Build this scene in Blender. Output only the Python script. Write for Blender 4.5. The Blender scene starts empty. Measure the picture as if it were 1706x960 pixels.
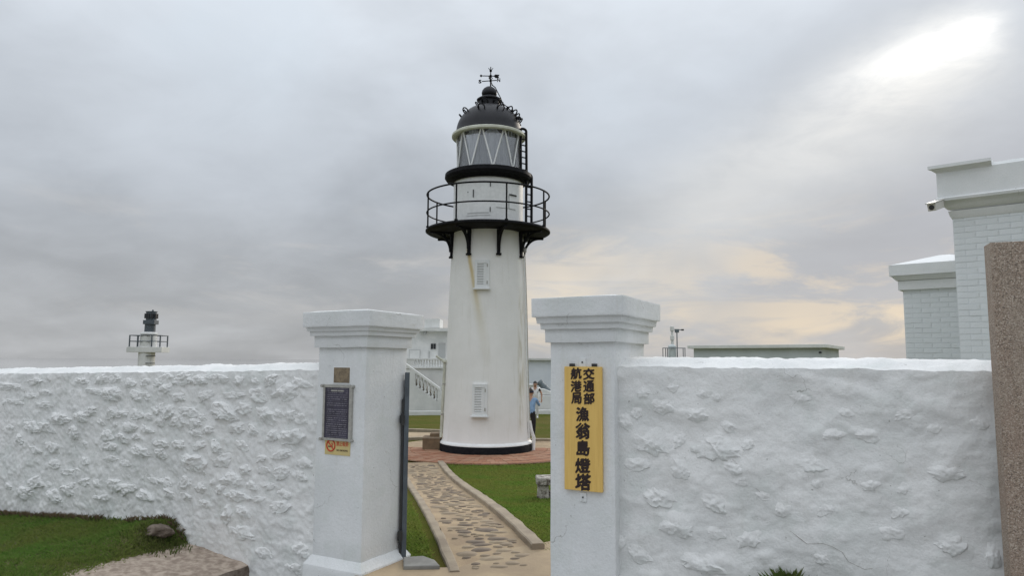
import bpy, bmesh, math, random
import numpy as np
from mathutils import Vector, Matrix, noise

random.seed(7); np.random.seed(7)
R = math.radians
sc = bpy.context.scene
col = sc.collection

# ------------------------------------------------------------------ camera
F = 1180.0                      # focal length in pixels of a 1706 px wide frame
PITCH = math.atan(120.0 / F)
CAMZ = 2.05
cam = bpy.data.cameras.new('camera'); camo = bpy.data.objects.new('camera', cam); col.objects.link(camo)
ROLL = 0.006
camo.location = (0, 0, CAMZ)
camo.rotation_euler = (Matrix.Rotation(math.pi / 2 + PITCH, 3, 'X') @ Matrix.Rotation(ROLL, 3, 'Z')).to_euler()
cam.sensor_width = 36.0; cam.lens = 36.0 * F / 1706.0
cam.clip_start = 0.05; cam.clip_end = 60000
sc.camera = camo

# ------------------------------------------------------------------ exposure
sc.view_settings.view_transform = 'Standard'; sc.view_settings.look = 'None'
sc.view_settings.exposure = 0.20; sc.view_settings.gamma = 1.0
sc.view_settings.use_curve_mapping = False

# ------------------------------------------------------------------ sun and sky
SUN_AZ, SUN_EL = R(33.4), R(20.5)          # azimuth to the right of +Y
SUN = Vector((math.sin(SUN_AZ) * math.cos(SUN_EL), math.cos(SUN_AZ) * math.cos(SUN_EL), math.sin(SUN_EL)))
sl = bpy.data.lights.new('sun', 'SUN'); slo = bpy.data.objects.new('sun', sl); col.objects.link(slo)
sl.energy = 1.1; sl.angle = R(14); sl.color = (1.0, 0.90, 0.78)
slo.rotation_euler = SUN.to_track_quat('Z', 'Y').to_euler()
slo.location = (20, 30, 30)

world = bpy.data.worlds.new('World'); sc.world = world; world.use_nodes = True
NT = world.node_tree; NT.nodes.clear()
class G:
    """tiny node-graph helper"""
    def __init__(s, nt): s.nt = nt
    def n(s, t, **kw):
        nd = s.nt.nodes.new(t)
        for k, v in kw.items(): setattr(nd, k, v)
        return nd
    def put(s, sock, v):
        if hasattr(v, 'is_output') or isinstance(v, bpy.types.NodeSocket): s.nt.links.new(v, sock)
        else: sock.default_value = v
    def m(s, op, a, b=0.0, c=None, clamp=False):
        nd = s.n('ShaderNodeMath', operation=op); nd.use_clamp = clamp
        s.put(nd.inputs[0], a); s.put(nd.inputs[1], b)
        if c is not None: s.put(nd.inputs[2], c)
        return nd.outputs[0]
    def dot(s, a, v):
        nd = s.n('ShaderNodeVectorMath', operation='DOT_PRODUCT'); s.put(nd.inputs[0], a); s.put(nd.inputs[1], v)
        return nd.outputs['Value']
    def vm(s, op, a, b):
        nd = s.n('ShaderNodeVectorMath', operation=op); s.put(nd.inputs[0], a); s.put(nd.inputs[1], b)
        return nd.outputs[0]
    def mix(s, f, a, b, blend='MIX'):
        nd = s.n('ShaderNodeMix', data_type='RGBA', blend_type=blend)
        s.put(nd.inputs[0], f)
        for i, v in ((6, a), (7, b)):
            s.put(nd.inputs[i], (*v, 1) if isinstance(v, tuple) and len(v) == 3 else v)
        return nd.outputs[2]
    def noise(s, vec, scale, detail=5, rough=0.55, dist=0.0):
        nd = s.n('ShaderNodeTexNoise'); s.put(nd.inputs['Vector'], vec)
        nd.inputs['Scale'].default_value = scale; nd.inputs['Detail'].default_value = detail
        nd.inputs['Roughness'].default_value = rough; nd.inputs['Distortion'].default_value = dist
        return nd.outputs['Fac']
    def ramp(s, f, stops, interp='LINEAR'):
        nd = s.n('ShaderNodeValToRGB'); s.put(nd.inputs[0], f); cr = nd.color_ramp; cr.interpolation = interp
        while len(cr.elements) < len(stops): cr.elements.new(0.5)
        for e, (p, c) in zip(cr.elements, stops):
            e.position = p; e.color = (*c, 1) if isinstance(c, tuple) else (c, c, c, 1)
        return nd.outputs[0]
    def smooth(s, f, lo, hi, a=0.0, b=1.0):
        nd = s.n('ShaderNodeMapRange', interpolation_type='SMOOTHSTEP'); s.put(nd.inputs[0], f)
        for i, v in zip((1, 2, 3, 4), (lo, hi, a, b)): nd.inputs[i].default_value = v
        return nd.outputs[0]

g = G(NT)
D = g.n('ShaderNodeTexCoord').outputs['Generated']
sep = g.n('ShaderNodeSeparateXYZ'); NT.links.new(D, sep.inputs[0])
dx, dy, dz = sep.outputs
zc = g.m('MAXIMUM', dz, 0.0)
base = g.ramp(zc, [(0.0, (0.385, 0.395, 0.408)), (0.10, (0.398, 0.415, 0.438)), (0.22, (0.405, 0.435, 0.475)),
                   (0.36, (0.475, 0.512, 0.560)), (0.50, (0.62, 0.665, 0.72)), (0.75, (1.08, 1.14, 1.22)), (1.0, (1.42, 1.50, 1.60))])
# a flat cloud deck seen in perspective
inv = g.m('DIVIDE', 1.0, g.m('ADD', zc, 0.30))
comb = g.n('ShaderNodeCombineXYZ')
g.put(comb.inputs[0], g.m('MULTIPLY', dx, inv)); g.put(comb.inputs[1], g.m('MULTIPLY', dy, inv)); comb.inputs[2].default_value = 3.7
deck = comb.outputs[0]
n1 = g.noise(deck, 1.15, 5, 0.5, 0.25)
n2 = g.noise(deck, 3.4, 7, 0.58, 0.35)
var = g.m('ADD', g.smooth(n1, 0.34, 0.66, -0.13, 0.17), g.smooth(n2, 0.3, 0.72, -0.05, 0.06))
vcomb = g.n('ShaderNodeCombineXYZ')
for i in range(3): g.put(vcomb.inputs[i], g.m('ADD', 1.0, var))
cloud = g.mix(1.0, base, vcomb.outputs[0], 'MULTIPLY')
# cooler thin places
cloud = g.mix(g.m('MULTIPLY', g.m('MULTIPLY', g.smooth(n1, 0.55, 0.75), g.smooth(zc, 0.2, 0.45)), 0.5), cloud, (0.62, 0.70, 0.78))
# small ragged cloudlets, lit warm low on the sun's side and pale elsewhere
hor = Vector((SUN.x, SUN.y, 0)).normalized()
side = g.dot(D, tuple(hor))
n3 = g.noise(g.vm('MULTIPLY', D, (1.6, 1.6, 7.0)), 2.6, 8, 0.62, 0.6)
n5 = g.noise(D, 2.4, 4, 0.5, 0.2)
lowband = g.m('MULTIPLY', g.m('MULTIPLY', g.smooth(zc, 0.24, 0.10), g.smooth(zc, -0.01, 0.05)), g.smooth(side, 0.66, 0.94))
warmf = g.m('MULTIPLY', g.m('MULTIPLY', lowband, g.smooth(n3, 0.44, 0.62)), g.smooth(n5, 0.34, 0.54), clamp=True)
cloud = g.mix(g.m('MULTIPLY', lowband, 0.25), cloud, (0.50, 0.475, 0.455))
cloud = g.mix(warmf, cloud, (0.76, 0.64, 0.48))
n4 = g.noise(g.vm('MULTIPLY', D, (1.3, 1.3, 5.5)), 2.1, 8, 0.62, 0.5)
pale = g.m('MULTIPLY', g.m('MULTIPLY', g.smooth(zc, 0.03, 0.11), g.smooth(zc, 0.24, 0.13)), g.smooth(n4, 0.52, 0.70))
cloud = g.mix(g.m('MULTIPLY', pale, 0.55), cloud, (0.60, 0.575, 0.545))
# the gap in the deck where the sun stands behind thin cloud
right = SUN.cross(Vector((0, 0, 1))).normalized(); up = right.cross(SUN).normalized()
w1 = g.m('SUBTRACT', g.noise(g.vm('MULTIPLY', D, (1.0, 1.0, 2.2)), 4.2, 7, 0.6, 0.4), 0.5)
w2 = g.m('SUBTRACT', g.noise(D, 3.1, 6, 0.6), 0.5)
front = g.smooth(g.dot(D, tuple(SUN)), 0.0, 0.3)
def axes(deg, wob):
    t_ = R(deg)
    al = (-right * math.cos(t_) - up * math.sin(t_)); ac = (right * math.sin(t_) - up * math.cos(t_))
    return (g.m('ADD', g.dot(D, tuple(al)), g.m('MULTIPLY', w2, wob)), g.m('ADD', g.dot(D, tuple(ac)), g.m('MULTIPLY', w1, wob)))
def blob(ax_, p0, sp, sm, sq, q0=0.0, pw=1.0):
    d = g.m('SUBTRACT', ax_[0], p0)
    pos = g.m('DIVIDE', g.m('MAXIMUM', d, 0.0), sp); neg = g.m('DIVIDE', g.m('MINIMUM', d, 0.0), sm)
    q = g.m('DIVIDE', g.m('SUBTRACT', ax_[1], q0), sq)
    r2 = g.m('ADD', g.m('ADD', g.m('MULTIPLY', pos, pos), g.m('MULTIPLY', neg, neg)), g.m('MULTIPLY', q, q))
    r1 = g.m('POWER', r2, pw)
    return g.m('MULTIPLY', g.m('EXPONENT', g.m('MULTIPLY', r1, -1.0)), front)
A1, A2 = axes(10, 0.035), axes(22, 0.09)
core = blob(A1, -0.022, 0.095, 0.017, 0.0165, -0.020, 0.70)
halo = blob(A2, 0.0, 0.27, 0.040, 0.046, -0.010, 0.80)
dark3 = blob(A1, -0.14, 0.07, 0.25, 0.20, 0.03)
veil = blob(A2, 0.20, 0.30, 0.16, 0.075, 0.02)
dark = blob(A2, 0.06, 0.34, 0.22, 0.09, 0.16)
dark2 = blob(A2, -0.02, 0.30, 0.16, 0.05, -0.10)
cloud = g.mix(g.m('MULTIPLY', dark, 0.60), cloud, (0.335, 0.355, 0.405))
cloud = g.mix(g.m('MULTIPLY', dark2, 0.40), cloud, (0.41, 0.45, 0.51))
cloud = g.mix(g.m('MULTIPLY', dark3, 0.55), cloud, (0.385, 0.415, 0.465))
cloud = g.mix(g.m('MULTIPLY', veil, 0.55), cloud, (0.63, 0.64, 0.645))
rag = g.smooth(g.noise(g.vm('MULTIPLY', D, (1.0, 1.0, 2.6)), 9.0, 7, 0.62, 0.5), 0.28, 0.66, 0.40, 1.0)
cloud = g.mix(g.m('MULTIPLY', g.m('MULTIPLY', halo, 0.75), rag), cloud, (0.84, 0.835, 0.81))
cloud = g.mix(g.m('MULTIPLY', core, rag), cloud, (1.5, 1.47, 1.40))
sky = g.n('ShaderNodeTexSky', sky_type='NISHITA'); sky.sun_disc = False
sky.sun_elevation = SUN_EL; sky.sun_rotation = SUN_AZ; sky.dust_density = 1.0
skyc = g.mix(1.0, sky.outputs[0], (0.08, 0.08, 0.08), 'MULTIPLY')
final = g.mix(0.975, skyc, cloud)
bg = g.n('ShaderNodeBackground'); NT.links.new(final, bg.inputs[0]); bg.inputs[1].default_value = 1.0
NT.links.new(bg.outputs[0], g.n('ShaderNodeOutputWorld').inputs[0])

# ------------------------------------------------------------------ pixel helpers (used to survey real positions)
CT, ST = math.cos(PITCH), math.sin(PITCH); CR, SR_ = math.cos(ROLL), math.sin(ROLL)
def ray(px, py):
    u = (px - 853.0) / F; v = (480.0 - py) / F
    u, v = u * CR - v * SR_, u * SR_ + v * CR
    return Vector((u, CT - v * ST, ST + v * CT))
def at(px, py, Y):
    d = ray(px, py); return Vector((0, 0, CAMZ)) + d * (Y / d.y)
def zrow(py, Y, px=853): return at(px, py, Y).z
def xcol(px, py, Y): return at(px, py, Y).x
def mpx(n, py, Y):
    d = ray(853, py); return n / F * Y / d.y
def onz(px, py, z):
    d = ray(px, py); k = (z - CAMZ) / d.z; return Vector((0, 0, CAMZ)) + d * k
# the wall line: s runs right along the wall, n runs inwards
GA = R(28.0)
T = Vector((math.cos(GA), -math.sin(GA), 0)); NI = Vector((math.sin(GA), math.cos(GA), 0)); UP = Vector((0, 0, 1))
PL = Vector((-1.42, 7.0, 0))
def W(s, n, z): return PL + T * s + NI * n + UP * z
def onwall(px, py, n=0.0):
    d = ray(px, py); o = Vector((0, 0, CAMZ)); p0 = PL + NI * n
    k = (p0 - o).dot(NI) / d.dot(NI); p = o + d * k
    return (p - PL).dot(T), p.z

# ------------------------------------------------------------------ scene helpers
ORIG = {}
def setp(o, label=None, cat=None, group=None, kind=None):
    for k, v in (('label', label), ('category', cat), ('group', group), ('kind', kind)):
        if v: o[k] = v
    return o
def thing(name, label, cat, loc, group=None):
    o = bpy.data.objects.new(name, None); col.objects.link(o); o.location = loc; o.empty_display_size = 0.2
    ORIG[o.name] = Vector(loc); return setp(o, label, cat, group)
class MB:
    def __init__(s): s.v = []; s.f = []
    def add(s, vs, fs):
        b = len(s.v); s.v += [Vector(p) for p in vs]; s.f += [tuple(i + b for i in f) for f in fs]; return s
    def obox(s, o, a, b, c):
        o, a, b, c = Vector(o), Vector(a), Vector(b), Vector(c)
        if a.cross(b).dot(c) < 0: a, b = b, a
        return s.add([o, o + a, o + a + b, o + b, o + c, o + a + c, o + a + b + c, o + b + c],
                     [(0, 3, 2, 1), (4, 5, 6, 7), (0, 1, 5, 4), (1, 2, 6, 5), (2, 3, 7, 6), (3, 0, 4, 7)])
    def box(s, x0, x1, y0, y1, z0, z1):
        return s.obox((x0, y0, z0), (x1 - x0, 0, 0), (0, y1 - y0, 0), (0, 0, z1 - z0))
    def wbox(s, s0, s1, n0, n1, z0, z1):
        return s.obox(W(s0, n0, z0), T * (s1 - s0), NI * (n1 - n0), UP * (z1 - z0))
    def cbox(s, c, a, b, cc):
        return s.obox(Vector(c) - Vector(a) / 2 - Vector(b) / 2 - Vector(cc) / 2, a, b, cc)
    def prism(s, poly, ext):
        n = len(poly); ext = Vector(ext); p = [Vector(q) for q in poly]
        nrm = Vector((0, 0, 0))
        for i in range(n): nrm += p[i].cross(p[(i + 1) % n])
        if nrm.dot(ext) > 0: p.reverse()
        return s.add(p + [q + ext for q in p], [tuple(range(n)), tuple(range(2 * n - 1, n - 1, -1))] +
                     [((i + 1) % n, i, n + i, n + (i + 1) % n) for i in range(n)])
    def tube(s, pts, r, n=8, closed=False, caps=True):
        pts = [Vector(p) for p in pts]; m = len(pts); rs = r if isinstance(r, (list, tuple)) else [r] * m
        prev = None; vs = []
        for i, p in enumerate(pts):
            if closed: d = pts[(i + 1) % m] - pts[i - 1]
            else: d = pts[min(i + 1, m - 1)] - pts[max(i - 1, 0)]
            d.normalize()
            if prev is None:
                a = d.cross(UP if abs(d.z) < 0.9 else Vector((1, 0, 0))).normalized()
            else: a = (prev - d * prev.dot(d)).normalized()
            prev = a; b = d.cross(a)
            vs += [p + (a * math.cos(2 * math.pi * k / n) + b * math.sin(2 * math.pi * k / n)) * rs[i] for k in range(n)]
        fs = []
        for i in range(m if closed else m - 1):
            j = (i + 1) % m
            fs += [(i * n + k, i * n + (k + 1) % n, j * n + (k + 1) % n, j * n + k) for k in range(n)]
        if caps and not closed: fs += [tuple(range(n - 1, -1, -1)), tuple(range((m - 1) * n, m * n))]
        return s.add(vs, fs)
    def lathe(s, prof, c, n=48, closed=False):
        c = Vector(c); m = len(prof); vs = []
        for r, z in prof:
            vs += [c + Vector((r * math.sin(2 * math.pi * k / n), -r * math.cos(2 * math.pi * k / n), z)) for k in range(n)]
        fs = []
        for i in range(m if closed else m - 1):
            j = (i + 1) % m
            fs += [(i * n + k, i * n + (k + 1) % n, j * n + (k + 1) % n, j * n + k) for k in range(n)]
        if not closed:
            if prof[0][0] > 1e-4: fs.append(tuple(range(n - 1, -1, -1)))
            if prof[-1][0] > 1e-4: fs.append(tuple(range((m - 1) * n, m * n)))
        return s.add(vs, fs)
    def build(s, name, mat, parent=None, bevel=0.0, smooth=None, jitter=0.0, subdiv=0, origin=None):
        o0 = Vector(origin) if origin is not None else (ORIG[parent.name] if parent else Vector((0, 0, 0)))
        me = bpy.data.meshes.new(name); me.from_pydata([tuple(p - o0) for p in s.v], [], s.f)
        bm = bmesh.new(); bm.from_mesh(me)
        if bevel: bmesh.ops.bevel(bm, geom=[e for e in bm.edges if len(e.link_faces) == 2 and e.calc_face_angle(0) > 0.5], offset=bevel, segments=2, affect='EDGES', profile=0.6)
        if subdiv: bmesh.ops.subdivide_edges(bm, edges=bm.edges[:], cuts=subdiv, use_grid_fill=True)
        if jitter:
            for v in bm.verts:
                p = v.co * 7.0; q = noise.noise_vector(p) * 0.7 + noise.noise_vector(p * 2.9) * 0.3
                v.co += q * jitter
        bmesh.ops.recalc_face_normals(bm, faces=bm.faces[:])
        bm.to_mesh(me); bm.free()
        if smooth is not None:
            me.polygons.foreach_set('use_smooth', [True] * len(me.polygons)); me.set_sharp_from_angle(angle=R(smooth))
        me.materials.append(mat)
        o = bpy.data.objects.new(name, me); col.objects.link(o)
        if parent: o.parent = parent
        ORIG[o.name] = o0
        if origin is not None:
            po = ORIG[parent.name] if parent else Vector((0, 0, 0)); o.location = o0 - po
        return o
def link_mesh(name, me, mat, parent=None, kind=None):
    if mat: me.materials.append(mat)
    o = bpy.data.objects.new(name, me); col.objects.link(o); o.parent = parent
    ORIG[o.name] = ORIG[parent.name] if parent else Vector((0, 0, 0))
    if kind: o['kind'] = kind
    return o
def text_mesh(body, size, extrude=0.002, offset=0.0):
    cu = bpy.data.curves.new('lettering', 'FONT'); cu.body = body; cu.size = size; cu.extrude = extrude; cu.offset = offset
    cu.align_x = 'CENTER'; cu.align_y = 'CENTER'; cu.resolution_u = 3
    ob = bpy.data.objects.new('lettering', cu); col.objects.link(ob)
    dg = bpy.context.evaluated_depsgraph_get(); dg.update()
    me = bpy.data.meshes.new_from_object(ob.evaluated_get(dg))
    bpy.data.objects.remove(ob); bpy.data.curves.remove(cu)
    xs = [v.co.x for v in me.vertices]; ys = [v.co.y for v in me.vertices]
    if xs:
        cx, cy = (min(xs) + max(xs)) / 2, (min(ys) + max(ys)) / 2
        for v in me.vertices: v.co.x -= cx; v.co.y -= cy
        me['w'] = max(xs) - min(xs); me['h'] = max(ys) - min(ys)
    me.materials.clear()
    return me
def put_text(name, body, size, mat, parent, center, xa, ya, extrude=0.002, offset=0.0, fit=None, shear=0.0):
    me = text_mesh(body, size, extrude, offset)
    sx = sy = 1.0
    if fit:
        sx, sy = fit[0] / max(me['w'], 1e-6), fit[1] / max(me['h'], 1e-6)
    xa, ya = Vector(xa).normalized(), Vector(ya).normalized(); za = xa.cross(ya)
    o0 = ORIG[parent.name]
    for v in me.vertices:
        x, y = v.co.x * sx, v.co.y * sy
        y += shear * x
        v.co = Vector(center) - o0 + xa * x + ya * y + za * v.co.z
    for k in ('w', 'h'): del me[k]
    return link_mesh(name, me, mat, parent)

# ------------------------------------------------------------------ materials
def material(name):
    m = bpy.data.materials.new(name); m.use_nodes = True; nt = m.node_tree
    b = nt.nodes['Principled BSDF']; gg = G(nt)
    return m, gg, b, gg.n('ShaderNodeTexCoord').outputs['Object']
def bump(gg, b, h, strength=0.4, dist=0.01):
    nd = gg.n('ShaderNodeBump'); nd.inputs['Strength'].default_value = strength; nd.inputs['Distance'].default_value = dist
    gg.put(nd.inputs['Height'], h); gg.put(b.inputs['Normal'], nd.outputs[0])
def simple(name, c1, c2=None, scale=4.0, rough=0.7, metal=0.0, bs=0.0, bscale=60.0, bd=0.004, lo=0.35, hi=0.65, spec=0.5):
    m, gg, b, co = material(name)
    b.inputs['Roughness'].default_value = rough; b.inputs['Metallic'].default_value = metal
    b.inputs['Specular IOR Level'].default_value = spec
    if c2:
        f = gg.smooth(gg.noise(co, scale, 7, 0.62), lo, hi)
        gg.put(b.inputs['Base Color'], gg.mix(f, c1, c2))
    else: b.inputs['Base Color'].default_value = (*c1, 1)
    if bs: bump(gg, b, gg.noise(co, bscale, 6, 0.65), bs, bd)
    return m
def plaster(name, c1=(0.83, 0.828, 0.815), c2=(0.74, 0.745, 0.735), dirt=(0.50, 0.47, 0.40), dirt_amt=0.25, bs=0.5, bscale=22.0, bd=0.012, crack_amt=0.55):
    m, gg, b, co = material(name)
    b.inputs['Roughness'].default_value = 0.85; b.inputs['Specular IOR Level'].default_value = 0.2
    c = gg.mix(gg.smooth(gg.noise(co, 1.7, 6, 0.6), 0.35, 0.68), c1, c2)
    c = gg.mix(gg.m('MULTIPLY', gg.smooth(gg.noise(co, 3.1, 5, 0.6, 0.6), 0.48, 0.70), dirt_amt * 1.6), c, (0.66, 0.69, 0.665))
    c = gg.mix(gg.m('MULTIPLY', gg.smooth(gg.noise(co, 9.0, 7, 0.7), 0.60, 0.80), dirt_amt), c, dirt)
    st = gg.noise(gg.vm('MULTIPLY', co, (6.0, 6.0, 0.7)), 2.0, 5, 0.6)
    c = gg.mix(gg.m('MULTIPLY', gg.smooth(st, 0.55, 0.75), dirt_amt * 0.8), c, (0.60, 0.60, 0.56))
    sp = gg.noise(co, 38.0, 2, 0.5)
    c = gg.mix(gg.m('MULTIPLY', gg.smooth(sp, 0.73, 0.78), dirt_amt * 1.6, clamp=True), c, (0.16, 0.15, 0.12))
    c = gg.mix(gg.m('MULTIPLY', gg.smooth(gg.noise(co, 70.0, 4, 0.65), 0.42, 0.68), 0.16), c, (0.50, 0.50, 0.47))
    wv = gg.n('ShaderNodeTexNoise'); gg.put(wv.inputs['Vector'], co); wv.inputs['Scale'].default_value = 5.0; wv.inputs['Detail'].default_value = 5.0
    vv_ = gg.n('ShaderNodeTexVoronoi', feature='DISTANCE_TO_EDGE'); gg.put(vv_.inputs['Vector'], gg.vm('ADD', co, gg.vm('MULTIPLY', wv.outputs['Color'], (0.35, 0.35, 0.35)))); vv_.inputs['Scale'].default_value = 1.5
    ck = gg.m('MULTIPLY', gg.smooth(vv_.outputs['Distance'], 0.007, 0.001), gg.smooth(gg.noise(co, 1.9, 3, 0.5), 0.56, 0.66))
    c = gg.mix(gg.m('MULTIPLY', ck, crack_amt), c, (0.25, 0.24, 0.21))
    gg.put(b.inputs['Base Color'], c)
    h = gg.m('ADD', gg.noise(co, bscale, 8, 0.68), gg.m('MULTIPLY', gg.noise(co, bscale * 5, 4, 0.6), 0.35))
    bump(gg, b, h, bs, bd)
    return m
M = {}
M['wall'] = plaster('whitewashed rubble', dirt_amt=0.36, bs=0.55, bscale=20.0, bd=0.018)
M['wall_smooth'] = plaster('whitewashed render', dirt_amt=0.34, bs=0.55, bscale=9.0, bd=0.022)
M['pillar'] = plaster('painted render', (0.77, 0.78, 0.78), (0.68, 0.695, 0.695), dirt_amt=0.36, bs=0.5, bscale=7.0, bd=0.018)
M['brickpaint'] = plaster('white painted brick', (0.80, 0.83, 0.845), (0.73, 0.765, 0.78), dirt_amt=0.15, bs=0.4, bscale=25.0, bd=0.006)
M['joint'] = simple('painted brick joint', (0.74, 0.77, 0.785), (0.66, 0.695, 0.71), 6, 0.9)
M['trim'] = plaster('painted trim', (0.80, 0.81, 0.81), (0.72, 0.74, 0.74), dirt_amt=0.10, bs=0.2, bscale=14.0, bd=0.006)
M['farwhite'] = simple('far white render', (0.74, 0.74, 0.72), (0.62, 0.63, 0.61), 1.2, 0.85, bs=0.2, bscale=8)
M['fargreen'] = simple('pale green render', (0.60, 0.645, 0.645), (0.54, 0.585, 0.585), 0.8, 0.85)
M['fargrey'] = simple('pale blue grey render', (0.74, 0.78, 0.84), (0.68, 0.72, 0.78), 0.8, 0.85)
M['roofslab'] = simple('weathered roof slab', (0.76, 0.77, 0.73), (0.66, 0.67, 0.63), 1.5, 0.85)
M['black'] = simple('black gloss paint', (0.008, 0.008, 0.010), (0.015, 0.015, 0.017), 12, 0.65, bs=0.15, bscale=50, spec=0.10)
M['dome'] = simple('black dome paint', (0.009, 0.009, 0.012), (0.013, 0.013, 0.017), 5, 0.5, bs=0.1, bscale=20, spec=0.35)
M['cream'] = simple('cream paint', (0.62, 0.63, 0.54), (0.50, 0.50, 0.42), 3, 0.6)
M['whitemetal'] = simple('white enamel', (0.82, 0.83, 0.82), (0.74, 0.75, 0.74), 8, 0.5)
M['steel'] = simple('blue grey steel', (0.105, 0.125, 0.145), (0.075, 0.088, 0.10), 5, 0.5, metal=0.2, bs=0.15, bscale=40)
M['darksteel'] = simple('dark steel', (0.02, 0.022, 0.024), (0.035, 0.034, 0.032), 9, 0.55)
M['alu'] = simple('brushed aluminium', (0.46, 0.45, 0.41), (0.36, 0.35, 0.32), 30, 0.45, metal=0.4)
M['curtain'] = simple('grey curtain', (0.86, 0.87, 0.92), (0.78, 0.80, 0.86), 6, 0.9)
_g = G(M['curtain'].node_tree); _tl = _g.n('ShaderNodeBsdfTranslucent'); _tl.inputs[0].default_value = (0.88, 0.89, 0.94, 1); _mx = _g.n('ShaderNodeMixShader'); _mx.inputs[0].default_value = 0.5
_nt = M['curtain'].node_tree; _nt.links.new(_nt.nodes['Principled BSDF'].outputs[0], _mx.inputs[1]); _nt.links.new(_tl.outputs[0], _mx.inputs[2]); _nt.links.new(_mx.outputs[0], _nt.nodes['Material Output'].inputs[0])
M['plum'] = simple('dark lantern ceiling', (0.10, 0.085, 0.10), (0.07, 0.06, 0.075), 5, 0.8)
M['ink'] = simple('black brush lettering', (0.020, 0.008, 0.006), None, rough=0.6)
M['red'] = simple('red print', (0.55, 0.07, 0.03), None, rough=0.6)
M['darkprint'] = simple('brown print', (0.10, 0.06, 0.03), None, rough=0.6)
M['stickerbase'] = simple('yellow sticker', (0.62, 0.50, 0.20), (0.58, 0.47, 0.22), 9, 0.55)
M['plaque'] = simple('brown stone plaque', (0.26, 0.20, 0.125), (0.15, 0.115, 0.075), 22, 0.55, bs=0.5, bscale=45, bd=0.004)
M['mortar'] = simple('sandy mortar', (0.40, 0.30, 0.185), (0.30, 0.22, 0.14), 2.2, 0.9, bs=0.7, bscale=30, bd=0.012)
M['sand'] = simple('sandy concrete', (0.41, 0.315, 0.20), (0.31, 0.235, 0.155), 1.3, 0.9, bs=0.5, bscale=35, bd=0.008)
M['forecourt'] = simple('grey forecourt concrete', (0.34, 0.335, 0.32), (0.27, 0.265, 0.25), 1.1, 0.9, bs=0.4, bscale=30)
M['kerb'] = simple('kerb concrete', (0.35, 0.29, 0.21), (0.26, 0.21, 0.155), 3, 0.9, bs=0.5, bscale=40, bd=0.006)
M['cobble'] = simple('brown grey field stone', (0.215, 0.165, 0.115), (0.135, 0.105, 0.08), 5, 0.8, bs=0.6, bscale=40, bd=0.006)
M['cobble2'] = simple('buff field stone', (0.30, 0.235, 0.16), (0.22, 0.17, 0.115), 5, 0.8, bs=0.6, bscale=40, bd=0.006)
M['cobble3'] = simple('pale tan field stone', (0.36, 0.285, 0.19), (0.27, 0.21, 0.145), 5, 0.85, bs=0.6, bscale=40, bd=0.006)
M['brick'] = simple('red paving brick', (0.33, 0.145, 0.075), (0.24, 0.11, 0.06), 4, 0.85, bs=0.4, bscale=40)
M['brick2'] = simple('pink paving brick', (0.36, 0.19, 0.11), (0.27, 0.14, 0.085), 4, 0.85, bs=0.4, bscale=40)
M['slabtop'] = simple('worn terrace concrete', (0.47, 0.385, 0.31), (0.27, 0.21, 0.165), 13.0, 0.92, bs=0.9, bscale=28, bd=0.015)
M['slate'] = simple('grey slate', (0.26, 0.255, 0.235), (0.19, 0.185, 0.17), 5, 0.7, bs=0.4, bscale=30)
M['coral'] = simple('weathered coral stone', (0.50, 0.47, 0.42), (0.13, 0.105, 0.085), 9, 0.95, bs=1.0, bscale=30, bd=0.03, lo=0.42, hi=0.62)
M['rock'] = simple('lichened rock', (0.26, 0.21, 0.17), (0.10, 0.075, 0.055), 7, 0.95, bs=1.0, bscale=25, bd=0.03)
M['boxbrown'] = simple('brown concrete box', (0.21, 0.145, 0.085), (0.15, 0.105, 0.065), 6, 0.85, bs=0.4, bscale=30)
M['soil'] = simple('turf soil', (0.085, 0.115, 0.024), (0.115, 0.110, 0.038), 1.6, 0.95, bs=0.8, bscale=40, bd=0.02)
M['farlawn'] = simple('distant lawn', (0.075, 0.088, 0.014), (0.105, 0.095, 0.024), 0.9, 1.0, bs=0.8, bscale=25, bd=0.03, spec=0.05)
M['land'] = simple('dry island turf', (0.10, 0.11, 0.04), (0.15, 0.13, 0.07), 0.05, 0.95)
M['glassdark'] = simple('dark window glass', (0.02, 0.022, 0.025), None, rough=0.12)
M['greydoor'] = simple('grey door', (0.42, 0.43, 0.42), None, rough=0.7)
M['cannon'] = simple('blue grey cannon iron', (0.15, 0.18, 0.19), (0.11, 0.13, 0.14), 6, 0.6, metal=0.2)
M['skin'] = simple('skin', (0.42, 0.24, 0.16), None, rough=0.6)
M['hair'] = simple('black hair', (0.015, 0.012, 0.011), None, rough=0.55)
M['blueshirt'] = simple('light blue shirt', (0.24, 0.38, 0.58), (0.19, 0.31, 0.50), 14, 0.85)
M['navy'] = simple('navy cloth', (0.018, 0.024, 0.06), None, rough=0.85)
M['trousers'] = simple('dark trousers', (0.016, 0.015, 0.018), None, rough=0.9)
M['tee'] = simple('white tee shirt', (0.72, 0.71, 0.70), (0.6, 0.6, 0.6), 14, 0.85)
M['camwhite'] = simple('camera housing', (0.66, 0.64, 0.60), None, rough=0.5)

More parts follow.
